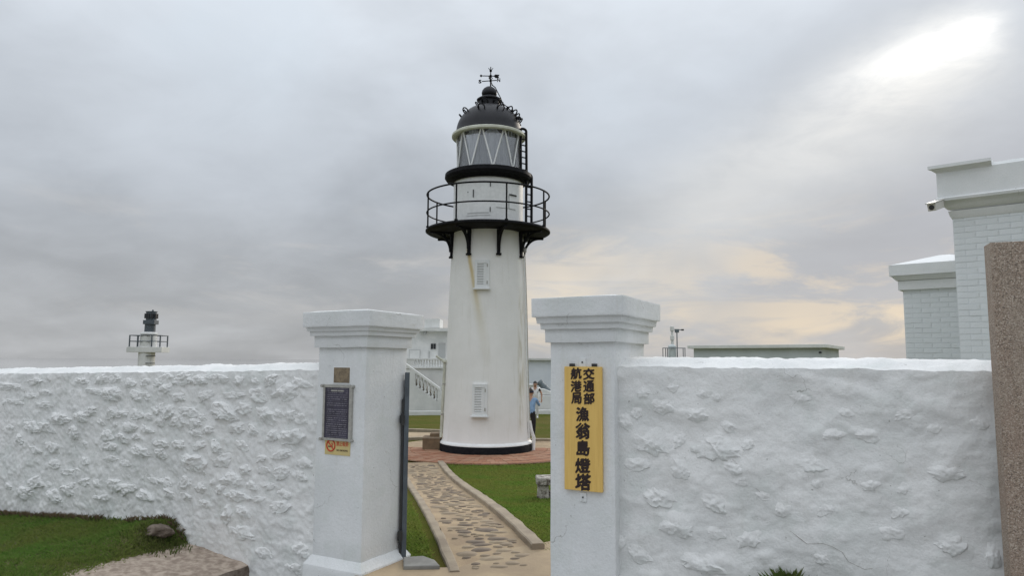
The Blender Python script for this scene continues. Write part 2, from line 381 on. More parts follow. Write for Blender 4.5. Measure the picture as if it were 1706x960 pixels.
def grass_mat(name, a, b_, c_):
    m, gg, b, co = material(name)
    b.inputs['Roughness'].default_value = 0.75; b.inputs['Specular IOR Level'].default_value = 0.2
    c = gg.mix(gg.smooth(gg.noise(co, 1.1, 5, 0.6), 0.35, 0.65), a, b_)
    c = gg.mix(gg.m('MULTIPLY', gg.smooth(gg.noise(co, 60.0, 3, 0.6), 0.45, 0.75), 0.75), c, c_)
    gg.put(b.inputs['Base Color'], c)
    tl = gg.n('ShaderNodeBsdfTranslucent'); gg.put(tl.inputs[0], c)
    ms_ = gg.n('ShaderNodeMixShader'); ms_.inputs[0].default_value = 0.45
    out = gg.nt.nodes['Material Output']; gg.nt.links.new(b.outputs[0], ms_.inputs[1]); gg.nt.links.new(tl.outputs[0], ms_.inputs[2]); gg.nt.links.new(ms_.outputs[0], out.inputs[0])
    return m
M['grass'] = grass_mat('lawn grass', (0.150, 0.270, 0.040), (0.220, 0.260, 0.055), (0.32, 0.29, 0.12))
M['grass_front'] = grass_mat('front lawn grass', (0.145, 0.275, 0.050), (0.200, 0.255, 0.060), (0.31, 0.28, 0.12))
M['weed'] = grass_mat('weeds', (0.085, 0.16, 0.032), (0.12, 0.15, 0.045), (0.24, 0.18, 0.10))

# glass: mostly clear with a mirror share that grows at grazing angles
m = bpy.data.materials.new('lantern glass'); m.use_nodes = True; nt = m.node_tree; nt.nodes.clear(); gg = G(nt)
tr = gg.n('ShaderNodeBsdfTransparent'); tr.inputs[0].default_value = (0.985, 0.995, 0.995, 1)
gl = gg.n('ShaderNodeBsdfGlossy'); gl.inputs['Roughness'].default_value = 0.03
mx = gg.n('ShaderNodeMixShader'); lw = gg.n('ShaderNodeFresnel'); lw.inputs[0].default_value = 1.5
gg.put(mx.inputs[0], gg.m('ADD', gg.m('MULTIPLY', lw.outputs[0], 0.8), 0.06)); nt.links.new(tr.outputs[0], mx.inputs[1]); nt.links.new(gl.outputs[0], mx.inputs[2])
nt.links.new(mx.outputs[0], gg.n('ShaderNodeOutputMaterial').inputs[0]); M['glass'] = m

# wooden board
m, gg, b, co = material('varnished board'); b.inputs['Roughness'].default_value = 0.5
gr = gg.noise(gg.vm('MULTIPLY', co, (9.0, 9.0, 0.6)), 5.0, 6, 0.6, 0.4)
c = gg.mix(gg.smooth(gr, 0.3, 0.7), (0.78, 0.52, 0.15), (0.70, 0.45, 0.12)); gg.put(b.inputs['Base Color'], c)
bump(gg, b, gr, 0.15, 0.004); M['board'] = m

# exposed aggregate panel
m, gg, b, co = material('exposed aggregate'); b.inputs['Roughness'].default_value = 0.85
vo = gg.n('ShaderNodeTexVoronoi'); gg.put(vo.inputs['Vector'], co); vo.inputs['Scale'].default_value = 185.0
spx = gg.n('ShaderNodeSeparateColor'); gg.put(spx.inputs[0], vo.outputs['Color'])
c = gg.ramp(spx.outputs[0], [(0.0, (0.12, 0.095, 0.075)), (0.18, (0.25, 0.195, 0.15)), (0.5, (0.36, 0.28, 0.215)), (0.8, (0.45, 0.36, 0.285)), (1.0, (0.62, 0.54, 0.46))])
c = gg.mix(gg.m('MULTIPLY', gg.smooth(gg.noise(co, 3.0, 4, 0.6), 0.4, 0.7), 0.45), c, (0.36, 0.25, 0.19))
c = gg.mix(gg.m('MULTIPLY', gg.smooth(gg.noise(gg.vm('MULTIPLY', co, (3.0, 3.0, 0.8)), 1.6, 6, 0.6), 0.45, 0.7), 0.45), c, (0.44, 0.37, 0.30))
gg.put(b.inputs['Base Color'], c)
bump(gg, b, gg.m('SUBTRACT', 1.0, vo.outputs['Distance']), 0.9, 0.006); M['granite'] = m

# notice print: rows of small illegible writing on dark violet
m, gg, b, co = material('notice print'); b.inputs['Roughness'].default_value = 0.3
uvn = gg.n('ShaderNodeUVMap').outputs[0]
su = gg.n('ShaderNodeSeparateXYZ'); gg.put(su.inputs[0], uvn)
rowf = gg.m('FRACT', gg.m('MULTIPLY', su.outputs[1], 24.0)); rowi = gg.m('FLOOR', gg.m('MULTIPLY', su.outputs[1], 24.0))
cb = gg.n('ShaderNodeCombineXYZ'); gg.put(cb.inputs[0], gg.m('MULTIPLY', su.outputs[0], 60.0)); gg.put(cb.inputs[1], gg.m('MULTIPLY', rowi, 7.3))
wr = gg.smooth(gg.noise(cb.outputs[0], 1.0, 2, 0.5), 0.42, 0.55)
ln = gg.m('MULTIPLY', gg.smooth(rowf, 0.25, 0.4), gg.smooth(rowf, 0.8, 0.65))
mar = gg.m('MULTIPLY', gg.smooth(su.outputs[0], 0.06, 0.10), gg.smooth(su.outputs[0], 0.94, 0.88))
cb2 = gg.n('ShaderNodeCombineXYZ'); gg.put(cb2.inputs[1], gg.m('MULTIPLY', rowi, 3.1)); rl = gg.noise(cb2.outputs[0], 1.0, 1)
ink = gg.m('MULTIPLY', gg.m('MULTIPLY', gg.m('MULTIPLY', wr, ln), mar), gg.smooth(rl, 0.35, 0.6, 0.06, 0.45))
c = gg.mix(ink, gg.mix(gg.smooth(gg.noise(co, 12.0, 3), 0.4, 0.6), (0.030, 0.026, 0.044), (0.045, 0.040, 0.066)), (0.45, 0.43, 0.48)); gg.put(b.inputs['Base Color'], c); M['notice'] = m

# lighthouse render with a rust run under one bracket and grime beside the conduits
def tower_mat(x_of, pts, gx, gz0, gz1):
    m, gg, b, co = material('white tower render'); b.inputs['Roughness'].default_value = 0.6; b.inputs['Specular IOR Level'].default_value = 0.3
    sp = gg.n('ShaderNodeSeparateXYZ'); gg.put(sp.inputs[0], co); x, y, z = sp.outputs
    c = gg.mix(gg.smooth(gg.noise(co, 0.8, 6, 0.6), 0.35, 0.65), (0.86, 0.85, 0.83), (0.80, 0.79, 0.765))
    c = gg.mix(gg.m('MULTIPLY', gg.smooth(gg.noise(gg.vm('MULTIPLY', co, (5, 5, 0.5)), 1.6, 6, 0.6), 0.52, 0.78), 0.32), c, (0.60, 0.58, 0.50))
    face = gg.smooth(y, 0.0, -0.2)
    wobx = gg.m('MULTIPLY', gg.m('SUBTRACT', gg.noise(co, 3.0, 3), 0.5), 0.05)
    (za, xa), (zb, xb) = pts
    xl = gg.m('MULTIPLY_ADD', gg.m('SUBTRACT', za, z), (xb - xa) / (za - zb), xa)
    dist = gg.m('ABSOLUTE', gg.m('SUBTRACT', gg.m('ADD', x, wobx), xl))
    run = gg.m('MULTIPLY', gg.smooth(dist, 0.085, 0.01), gg.m('MULTIPLY', gg.smooth(z, zb - 0.9, za - 0.5), gg.smooth(z, za + 0.05, za - 0.03)))
    c = gg.mix(gg.m('MULTIPLY', gg.m('MULTIPLY', run, face), 0.75), c, (0.58, 0.42, 0.13))
    wide = gg.m('MULTIPLY', gg.smooth(dist, 0.22, 0.02), gg.m('MULTIPLY', gg.smooth(z, zb - 2.3, zb), gg.smooth(z, za, zb)))
    c = gg.mix(gg.m('MULTIPLY', gg.m('MULTIPLY', wide, face), 0.35), c, (0.56, 0.50, 0.30))
    gd = gg.m('ABSOLUTE', gg.m('SUBTRACT', gg.m('ADD', x, wobx), gx))
    gr = gg.m('MULTIPLY', gg.m('MULTIPLY', gg.smooth(gd, 0.14, 0.0), gg.smooth(gg.noise(gg.vm('MULTIPLY', co, (4, 4, 0.6)), 1.5, 4), 0.4, 0.62)), gg.m('MULTIPLY', gg.smooth(z, gz0, gz0 + 1.0), gg.smooth(z, gz1, gz1 - 1.2)))
    c = gg.mix(gg.m('MULTIPLY', gg.m('MULTIPLY', gr, face), 0.65), c, (0.40, 0.33, 0.17))
    gg.put(b.inputs['Base Color'], c)
    bump(gg, b, gg.noise(co, 6.0, 6, 0.6), 0.25, 0.02)
    return m

# ------------------------------------------------------------------ setting: sea, land, sheets
m, gg, b, co = material('grey sea'); b.inputs['Base Color'].default_value = (0.22, 0.23, 0.25, 1); b.inputs['Roughness'].default_value = 0.18
b.inputs['Roughness'].default_value = 0.04; M['sea'] = m
mb = MB(); mb.lathe([(0.0, -0.80), (20, -0.80), (70, -0.85), (118, -1.2), (150, -9), (230, -36)], (0, 10, 0), 72)
setp(mb.build('ground', M['land'], smooth=40), kind='structure')

def gz(Y):                       # the courtyard falls gently from the gate to the tower
    k = min(max((Y - 7.6) / 10.0, 0), 1); k = k * k * (3 - 2 * k)
    return -0.56 * k
def sheet(name, fn, u0, u1, nu, v0, v1, nv, mat, kind='structure', smooth=True):
    vs = []; fs = []
    for i in range(nu + 1):
        for j in range(nv + 1):
            vs.append(tuple(fn(u0 + (u1 - u0) * i / nu, v0 + (v1 - v0) * j / nv)))
    for i in range(nu):
        for j in range(nv):
            a = i * (nv + 1) + j; fs.append((a, a + nv + 1, a + nv + 2, a + 1))
    me = bpy.data.meshes.new(name); me.from_pydata(vs, [], fs)
    bm = bmesh.new(); bm.from_mesh(me); bmesh.ops.recalc_face_normals(bm, faces=bm.faces[:])
    if sum(f.normal.z for f in bm.faces) < 0: bmesh.ops.reverse_faces(bm, faces=bm.faces[:])
    bm.to_mesh(me); bm.free()
    if smooth: me.polygons.foreach_set('use_smooth', [True] * len(me.polygons))
    o = link_mesh(name, me, mat); o['kind'] = kind; return o
sheet('sea', lambda x, y: Vector((x, y, -34.0)), -26000, 26000, 12, -26000, 26000, 12, M['sea'])
# courtyard turf (inside the wall)
def court(s, n):
    p = W(s, n, 0); return Vector((p.x, p.y, gz(p.y) - 0.03 + 0.02 * noise.noise(Vector((p.x * .7, p.y * .7, 0)))))
sheet('lawn', court, -26, 30, 56, 0.35, 46, 92, M['farlawn'])
# approach outside the gate
def approach(s, n):
    p = W(s, n, 0); k = min(max((-n) / 5.0, 0), 1)
    z = -0.30 + 0.62 * k
    rs = min(max((s - 2.7) / 0.7, 0), 1); z = max(z, z * (1 - rs) + 0.30 * rs)
    return Vector((p.x, p.y, z + 0.01 * noise.noise(Vector((p.x, p.y, 3)))))
sheet('forecourt', approach, -14, 16, 90, -22, 0.36, 70, M['forecourt'])

# ------------------------------------------------------------------ rubble walls
STONES_L = [(970,80,80,35),(1060,90,40,40),(1210,90,50,40),(1140,95,30,25),(885,90,60,40),(815,85,70,50),(755,75,40,22),(710,95,45,40),(645,100,40,30),(580,105,40,35),(505,85,60,35),(450,90,40,40),(370,95,50,30),(160,95,60,30),(50,120,80,30),(205,145,50,22),(440,140,90,30),(500,150,80,50),(620,160,70,40),(745,125,50,35),(800,165,50,30),(920,160,60,40),(1040,155,80,30),(1150,155,60,55),(1280,145,90,60),(1345,105,70,40),(200,200,70,25),(70,185,60,20),(30,190,20,20),(140,160,40,20),(410,230,45,40),(500,235,60,40),(545,240,50,30),(610,245,50,40),(660,252,50,28),(710,220,40,40),(755,230,40,50),(840,232,80,40),(905,255,30,25),(1000,235,90,70),(1085,215,60,45),(1180,240,80,70),(1245,240,40,30),(1300,245,40,40),(1340,265,50,40),(145,300,60,45),(215,300,60,40),(270,260,80,45),(365,255,50,40),(50,300,30,20),(330,325,40,50),(455,280,30,25),(510,290,25,18),(580,295,60,40),(655,310,45,30),(720,275,40,40),(790,275,65,50),(865,285,60,40),(870,325,60,30),(930,315,40,30),(1050,305,65,40),(1120,310,40,40),(1215,335,45,50),(1300,340,90,70),(480,335,40,45),(545,345,50,40),(610,340,30,20),(90,350,30,40),(160,400,40,30),(230,390,50,40),(375,370,25,15),(490,385,55,32),(720,375,50,30),(800,378,50,30),(630,405,70,45),(715,415,50,45),(890,380,45,40),(965,385,40,50),(1075,380,50,40),(1260,420,70,40),(1165,440,40,30),(870,455,95,70),(990,450,65,55),(1350,460,60,40),(1175,490,55,35),(1255,500,60,55),(1090,490,50,40),(910,500,20,18),(495,440,50,30),(240,465,45,30),(380,450,40,30),(565,460,40,20),(300,500,55,22),(345,495,25,14),(380,545,45,32),(435,550,25,30),(510,560,60,50),(570,578,60,45),(690,540,50,25),(740,545,45,35),(830,545,45,45),(895,570,45,40),(950,545,25,25),(1030,535,80,50),(1060,605,90,45),(1120,560,50,40),(1200,560,45,30),(1150,620,50,25),(1265,600,50,35),(1330,515,50,40),(245,605,50,45),(160,545,60,50),(120,590,60,50),(300,580,50,40),(320,560,30,20),(455,615,60,28),(645,605,60,40),(750,590,40,40),(830,607,40,25),(985,575,30,40),(1080,675,55,45),(1010,690,40,70),(1070,770,110,50),(1345,850,60,50),(1250,650,70,60),(910,640,50,30),(40,560,30,25),(215,555,25,20),(1310,930,60,40),(1180,860,60,40)]
STONES_R = [(250,185,40,40),(370,215,40,25),(425,225,35,25),(770,228,75,35),(210,265,80,60),(350,300,80,55),(480,350,60,45),(160,415,140,90),(280,405,45,45),(420,435,170,90),(105,505,85,60),(290,530,75,70),(500,520,60,50),(190,640,110,70),(420,660,90,80),(265,755,130,90),(430,785,70,50),(570,815,90,60),(620,630,50,30),(525,575,70,30),(845,580,50,35),(875,690,75,40),(1145,785,90,60),(910,385,90,45),(820,500,110,60),(1050,385,90,50),(1320,355,60,30),(1510,335,60,45),(1370,540,130,60),(1390,835,100,70),(1565,880,60,80),(370,910,160,80),(110,870,100,60),(60,330,50,60),(100,290,40,40),(30,830,50,60),(130,210,50,40),(1060,590,70,40),(1200,600,60,40),(1200,300,80,40),(960,290,60,30),(560,420,50,40),(700,690,60,50),(1180,700,60,40),(860,890,60,40)]
WN = 0.05                                    # front plane of both walls
def survey(lst, x0, y0, k, soft):
    out = []
    for (x, y, w, h) in lst:
        px, py = x0 + x * k, y0 + y * k
        s, z = onwall(px, py, WN)
        s1, _ = onwall(px + w * k / 2, py, WN); _, z1 = onwall(px, py + h * k / 2, WN)
        a, b_ = abs(s1 - s), abs(z - z1)
        out.append((s, z, max(a, .03) * 1.12, max(b_, .03) * 1.15, random.uniform(.75, 1.25) * soft * min(a, b_)))
    return out
SL = survey(STONES_L, 0, 600, .375, .50)
SR = survey(STONES_R, 1020, 570, .406, .27)

def sstep(x, lo, hi):
    t_ = min(max((x - lo) / (hi - lo), 0.0), 1.0); return t_ * t_ * (3 - 2 * t_)
def wall_disp(s, z, stones_near, rough, seed):
    p = Vector((s, z, seed))
    h = 0.022 * noise.noise(p * 1.9) + (0.030 if seed > 5 else 0.010) * (.35 - abs(noise.noise(Vector((s * 1.3 + z * 1.7, z * 2.6 - s * 1.0, seed)))))
    h += (0.013 if seed > 5 else 0.007) * noise.noise(p * 4.3)
    if seed > 5: h += 0.012 * sstep(noise.noise(Vector((s * 5 - z * 2, z * 8 + s * 2, 4))), .05, .4) * sstep(noise.noise(p * 1.3 + Vector((5, 5, 0))), -.1, .3)
    h += rough * (0.012 * noise.noise(p * 6.3) + 0.014 * sstep(noise.noise(p * 9.5 + Vector((3, 1, 0))), .12, .36) * (1 + .7 * noise.noise(p * 30)) + 0.009 * sstep(noise.noise(p * 19 + Vector((7, 1, 0))), .1, .35) + 0.012 * (.5 - abs(noise.noise(p * 13.0))) + 0.012 * (.3 - abs(noise.noise(p * 29.0))) + 0.004 * noise.noise(p * 50.0))
    for (a, c, ra, rb, hh) in stones_near:
        d = ((s - a) / (ra * 1.5)) ** 2 + ((z - c) / (rb * 1.5)) ** 2
        if d < 1: h += hh * 0.38 * (1 - d) ** 2
    return h
def rubble_wall(name, label, s0, s1, ztop, zbot, thick, stones, rough, seed, step, mat, group=None, crest=0.10, ledge=None):
    root = thing(name, label, 'wall', W((s0 + s1) / 2, WN + thick / 2, zbot))
    o0 = ORIG[root.name]
    ns = int(abs(s1 - s0) / step); grid = {}
    for st in stones: grid.setdefault(int(math.floor(st[0] / .5)), []).append(st)
    vs = []; prof_n = None
    for i in range(ns + 1):
        s = s0 + (s1 - s0) * i / ns; zt = ztop(s)
        cell = int(math.floor(s / .5)); near = grid.get(cell, []) + grid.get(cell - 1, []) + grid.get(cell + 1, [])
        rows = []
        nz = int((2.75) / step)
        for j in range(nz + 1):                        # front face
            z = zbot + (zt + .012 * noise.noise(Vector((s * 7, 3, seed))) + .008 * noise.noise(Vector((s * 19, 3, seed))) - zbot) * j / nz
            d = wall_disp(s, z, [q for q in near if abs(q[1] - z) < .4], rough, seed)
            k = min((zt - z) / 0.05, 1.0)
            rows.append(W(s, WN - d * (0.6 + .4 * k), z))
        for j in range(1, 13):                         # rounded coping
            a = j / 12.0; n = WN + 0.012 + (thick - .024) * a
            zc_ = zt + crest * min(a / .38, 1.0, (1 - a) / .38) + 0.013 * noise.noise(Vector((s * 3, a * 4, seed + 5))) + 0.010 * noise.noise(Vector((s * 11, a * 9, seed + 5))) + 0.005 * noise.noise(Vector((s * 28, a * 15, seed + 5)))
            rows.append(W(s, n, zc_))
        for j in range(1, 7):                          # back
            rows.append(W(s, WN + thick - .012 + .01 * noise.noise(Vector((s * 3, j, seed))), zt + (zbot - zt) * j / 6))
        prof_n = len(rows); vs += [tuple(q - o0) for q in rows]
    fs = []
    for i in range(ns):
        for j in range(prof_n - 1):
            a = i * prof_n + j; fs.append((a, a + prof_n, a + prof_n + 1, a + 1))
    fs.append(tuple(range(prof_n))); fs.append(tuple(range((ns + 1) * prof_n - 1, ns * prof_n - 1, -1)))
    me = bpy.data.meshes.new('wall_face'); me.from_pydata(vs, [], fs)
    bm = bmesh.new(); bm.from_mesh(me); bmesh.ops.recalc_face_normals(bm, faces=bm.faces[:]); bm.to_mesh(me); bm.free()
    me.polygons.foreach_set('use_smooth', [True] * len(me.polygons)); me.set_sharp_from_angle(angle=R(48))
    link_mesh('wall_face', me, mat, root)
    # the lumps of stone that stand proud under the whitewash
    for q, (a, c, ra, rb, hh) in enumerate(stones):
        nr, na = 10, 30; rv = []; ph = random.uniform(0, 60); tx, tz = random.uniform(-.6, .6), random.uniform(-.1, .8); rot = random.uniform(-.5, .5)
        cen = W(a, WN, c); fade = random.uniform(.18, .45) if rough > .5 else random.uniform(.55, 1.0)
        near = [(w_) for w_ in stones if abs(w_[0] - a) < .6 and abs(w_[1] - c) < .6]
        for i in range(nr + 1):
            r = i / nr
            for k in range(na if i else 1):
                an = 2 * math.pi * k / na
                e = 1 + 0.5 * noise.noise(Vector((math.cos(an) * 1.2, math.sin(an) * 1.2, ph))) + .34 * noise.noise(Vector((math.cos(an) * 3, math.sin(an) * 3, ph)))
                u_, v_ = math.cos(an) * r * e, math.sin(an) * r * e
                ds, dzz = (u_ + rot * v_ * .5) * ra * 1.12, (v_ + rot * u_ * .4) * rb * 1.12
                bd = wall_disp(a + ds, c + dzz, near, rough, seed)
                pv = Vector((ds, dzz, ph))
                f_ = 1 - r + .16 * (1 - r) * noise.noise(pv * 22)
                low = fade * (1.0 if v_ > 0.1 else .30)                 # the lower edge breaks off more sharply
                pr = sstep(f_, 0.0, low)
                facet = abs(noise.noise(pv * 9.0)) * 1.2 + abs(noise.noise(pv * 23.0)) * 1.0 + (.5 * noise.noise(pv * 44) if rough < .5 else 0)
                craggy = 1.15 - facet * .9 + .35 * noise.noise(pv * 6) + (tx * u_ + tz * v_) * .45
                hgt = hh * 0.80 * pr * max(craggy, .12)
                zz_ = min(c + dzz, ztop(a + ds) + .01)
                p = W(a + ds, WN - bd - hgt + (0.010 if i == nr else (0.002 if i == nr - 1 else 0.0)), zz_)
                rv.append(tuple(p - cen))
        fv = [(0, 1 + (k + 1) % na, 1 + k) for k in range(na)]
        for i in range(1, nr):
            b0 = 1 + (i - 1) * na; b1 = 1 + i * na
            fv += [(b0 + k, b0 + (k + 1) % na, b1 + (k + 1) % na, b1 + k) for k in range(na)]
        sm = bpy.data.meshes.new('stone'); sm.from_pydata(rv, [], fv)
        bm = bmesh.new(); bm.from_mesh(sm)
        bm.normal_update()
        if sum((f.normal.dot(-NI)) for f in bm.faces) < 0: bmesh.ops.reverse_faces(bm, faces=bm.faces[:])
        bm.to_mesh(sm); bm.free()
        sm.polygons.foreach_set('use_smooth', [True] * len(sm.polygons)); sm.set_sharp_from_angle(angle=R(26))
        so = link_mesh('stone', sm, mat, root); so.location = cen - o0
    return root
rubble_wall('rubble_wall', 'long whitewashed rubble stone wall left of the gate with many protruding stones', -0.55, -10.2,
            lambda s: 1.935 + 0.021 * (s + .6) + .012 * noise.noise(Vector((s * 1.3, 0, 0))), -0.75, 0.48, SL, 0.60, 3.0, 0.015, M['wall'], crest=.075)
rwall = rubble_wall('rubble_wall', 'smoother whitewashed wall right of the gate beside the yellow name board', 2.55, 6.6,
            lambda s: 2.005 - 0.004 * (s - 2.6) + .008 * noise.noise(Vector((s * 1.3, 9, 0))), -0.40, 0.50, SR, 0.30, 11.0, 0.017, M['wall_smooth'], crest=.075)
def crack(pts, wdt):
    P_ = []
    for (x, y), (x2, y2) in zip(pts, pts[1:]):
        for k in range(6):
            t_ = k / 6; P_.append((x + (x2 - x) * t_ + 5 * noise.noise(Vector((x + k, y, 2))), y + (y2 - y) * t_ + 5 * noise.noise(Vector((x, y + k, 5)))))
    q = []
    for x, y in P_:
        s_, z_ = onwall(1020 + x * .406, 570 + y * .406, WN); near = [w_ for w_ in SR if abs(w_[0] - s_) < .6]
        q.append(W(s_, WN - wall_disp(s_, z_, near, .30, 11.0) - .0005, z_))
    MB().tube(q, [wdt * (.4 + .6 * abs(noise.noise(p * 9))) for p in q], 5).build('crack', M['crackdark'], rwall)
M['crackdark'] = simple('dark crack', (0.30, 0.28, 0.25), None, rough=0.95)
crack([(590, 600), (620, 628), (650, 640)], .002)
crack([(730, 775), (800, 828), (865, 825), (905, 838), (945, 862), (970, 900), (1035, 932), (1075, 930)], .0028)
crack([(495, 480), (530, 515)], .0018)

# ------------------------------------------------------------------ gate pillars
def pillar(name, label, s0, s1, n0, n1, zb, rows):
    """rows: list of (offset beyond shaft, z) going up"""
    root = thing(name, label, 'pillar', W((s0 + s1) / 2, (n0 + n1) / 2, zb))
    def ring(mb, lo, hi, z0, z1, off0, off1=None):
        off1 = off0 if off1 is None else off1
        a = [W(s0 - off0, n0 - off0, z0), W(s1 + off0, n0 - off0, z0), W(s1 + off0, n1 + off0, z0), W(s0 - off0, n1 + off0, z0)]
        b = [W(s0 - off1, n0 - off1, z1), W(s1 + off1, n0 - off1, z1), W(s1 + off1, n1 + off1, z1), W(s0 - off1, n1 + off1, z1)]
        mb.add(a + b, [(3, 2, 1, 0), (4, 5, 6, 7), (0, 1, 5, 4), (1, 2, 6, 5), (2, 3, 7, 6), (3, 0, 4, 7)])
    for nm, z0, z1, o0_, o1_, bev in rows:
        mb = MB(); ring(mb, 0, 0, z0, z1, o0_, o1_)
        o = mb.build(nm, M['pillar'], root, bevel=bev)
        bm = bmesh.new(); bm.from_mesh(o.data)
        bmesh.ops.subdivide_edges(bm, edges=[e for e in bm.edges if e.calc_length() > .12], cuts=9, use_grid_fill=True)
        for v in bm.verts:
            p = v.co * 3.1; v.co += noise.noise_vector(p) * 0.0045 + noise.noise_vector(p * 3.3) * 0.0015
        bm.to_mesh(o.data); bm.free()
        o.data.polygons.foreach_set('use_smooth', [True] * len(o.data.polygons)); o.data.set_sharp_from_angle(angle=R(24))
    return root
def prow(py, s, n):          # height of a pixel row seen at a point of the wall frame
    p = W(s, n, 0); return zrow(py, p.y, 853 + F * p.x / p.y)
LS0, LS1, LN0, LN1 = -0.630, -0.012, 0.0, 0.665
z_ = lambda py: prow(py, LS1 + .05, LN0 - .06)
pillar('gate_pillar', 'white gate pillar carrying the dark notice panel and no smoking sticker', LS0, LS1, LN0, LN1, -0.4, [
    ('plinth', -0.45, z_(957), 0.065, 0.062, .010), ('plinth_chamfer', z_(957) - .004, z_(943), 0.060, 0.006, 0),
    ('shaft', z_(945) - .02, z_(578), 0.0, 0.0, .007), ('neck_block', z_(579), z_(558), 0.035, 0.035, .004),
    ('moulding', z_(559), z_(550), 0.066, 0.069, .003), ('moulding', z_(551), z_(543), 0.088, 0.096, .003),
    ('cap_slab', z_(544), z_(517.5), 0.120, 0.123, .007), ('cap_top', z_(518), z_(515.0), 0.112, 0.02, 0)])
RS0, RS1, RN0, RN1 = 2.010, 2.575, -0.06, 0.74
z_ = lambda py: prow(py, RS1 + .05, RN0 - .06)
pillar('gate_pillar', 'white gate pillar carrying the yellow board with black writing', RS0, RS1, RN0, RN1, -0.4, [
    ('plinth', -0.45, z_(1085), 0.065, 0.062, .010), ('plinth_chamfer', z_(1085) - .004, z_(1072), 0.060, 0.006, 0),
    ('shaft', z_(1074) - .02, z_(569), 0.0, 0.0, .007), ('neck_block', z_(570), z_(546), 0.034, 0.034, .004),
    ('moulding', z_(547), z_(536), 0.062, 0.065, .003), ('moulding', z_(537), z_(525), 0.086, 0.094, .003),
    ('cap_slab', z_(526), z_(493), 0.120, 0.123, .007), ('cap_top', z_(494), z_(490.5), 0.112, 0.02, 0)])

# ------------------------------------------------------------------ name board on the right pillar
bn = RN0 - 0.035
sa, za = onwall(940, 611, bn); sb, zb_ = onwall(1003.5, 822, bn)
broot = thing('name_board', 'tall yellow wooden board with black Chinese brush characters on right pillar', 'sign', W((sa + sb) / 2, RN0, zb_))
MB().wbox(sa, sb, bn, RN0 - 0.006, zb_, za).build('board', M['board'], broot, bevel=.004)
for px, py, w, h in ((954, 607.5, 8, 6), (991, 607.5, 8, 6)):
    s, z = onwall(px, py, RN0); k = .0026
    MB().wbox(s - w * k, s + w * k, RN0 - .022, RN0 + .004, za - .006, za + h * k * 1.6).build('hanger', M['darksteel'], broot, bevel=.002)
for px, py in ((971, 604), (972, 829)):
    s, z = onwall(px, py, RN0); mbt = MB().wbox(s - .03, s + .03, RN0 - .010, RN0 + .004, z - .038, z + .038)
    tab = mbt.build('fixing_tab', M['trim'], broot, bevel=.006)
    MB().tube([W(s, RN0 - .016, z), W(s, RN0 - .002, z)], .007, 8).build('screw', M['darksteel'], tab)
def brush_char(ch, c, w, h):
    me = text_mesh(ch, 0.1, 0.0, 0.0); sx, sy = w / me['w'], h / me['h']; o0 = ORIG[broot.name]
    vs0 = [(v.co.x * sx, v.co.y * sy) for v in me.vertices]; fs0 = [tuple(p.vertices) for p in me.polygons]; bpy.data.meshes.remove(me)
    vs, fs = [], []; k = w * .045
    for i, (ax_, ay_) in enumerate(((0, 0), (k, .2 * k), (-k, -.2 * k), (.3 * k, k), (-.3 * k, -k), (.8 * k, .8 * k), (-.8 * k, -.8 * k))):
        b0 = len(vs)
        for x, y in vs0:
            wob_ = .012 * w * noise.noise(Vector((x / w * 3, y / h * 3, w * 90)))
            vs.append(tuple(c - o0 - NI * (.0012 + .0004 * i) + T * (x + ax_ + wob_) + UP * (y + ay_ + .07 * x + wob_)))
        fs += [tuple(q + b0 for q in f) for f in fs0]
    m2 = bpy.data.meshes.new('character'); m2.from_pydata(vs, [], fs); link_mesh('character', m2, M['ink'], broot)
CH = [('交', 981, 623.5, 19, 19), ('通', 981, 644, 18, 19), ('部', 981.5, 664.5, 18, 19), ('航', 960, 622.5, 18, 19), ('港', 960, 644, 18, 18.5), ('局', 960.5, 664, 17, 19),
      ('漁', 970.5, 690.5, 21.5, 24), ('翁', 971, 718.5, 24, 27), ('島', 971.5, 747, 22, 26), ('燈', 971, 776.5, 25, 25), ('塔', 971.5, 804, 26, 28)]
for ch, px, py, w, h in CH:
    s, z = onwall(px, py, bn); s1, _ = onwall(px + w / 2, py, bn); s2, _ = onwall(px - w / 2, py, bn)
    _, z1 = onwall(px, py - h / 2, bn); _, z2 = onwall(px, py + h / 2, bn)
    brush_char(ch, W(s, bn, z), (s1 - s2) * .95, (z1 - z2) * .95)

# ------------------------------------------------------------------ notice panel, plaque, sticker on the left pillar
fn = LN0 - 0.004
s0, z0 = onwall(541, 729, fn); s1, z1 = onwall(584.5, 647, fn)
nr = thing('notice_panel', 'dark violet printed notice in a metal frame on the left pillar', 'notice', W((s0 + s1) / 2, LN0, z0))
me = bpy.data.meshes.new('print'); o0 = ORIG[nr.name]
cor = [W(s0, fn - .012, z0), W(s1, fn - .012, z0), W(s1, fn - .012, z1), W(s0, fn - .012, z1)]; bk = [p + NI * .010 for p in cor]
me.from_pydata([tuple(p - o0) for p in cor + bk], [], [(0, 1, 2, 3), (7, 6, 5, 4), (0, 4, 5, 1), (1, 5, 6, 2), (2, 6, 7, 3), (3, 7, 4, 0)])
uv = me.uv_layers.new(name='UVMap')
for li, (u, v) in zip(range(4), ((0, 0), (1, 0), (1, 1), (0, 1))): uv.data[li].uv = (u, v)
link_mesh('print', me, M['notice'], nr)
fw = .022
MB().wbox(s0 - fw, s0 + .002, fn - .02, LN0 + .004, z0 - .002, z1 + .002).build('frame_side', M['alu'], nr, bevel=.002)
MB().wbox(s1 - .002, s1 + fw * 1.5, fn - .02, LN0 + .004, z0 - .002, z1 + .002).build('frame_side', M['alu'], nr, bevel=.002)
MB().wbox(s0 - fw, s1 + fw * 1.5, fn - .022, LN0 + .004, z1 + .001, z1 + .030).build('frame_rail', M['alu'], nr, bevel=.002)
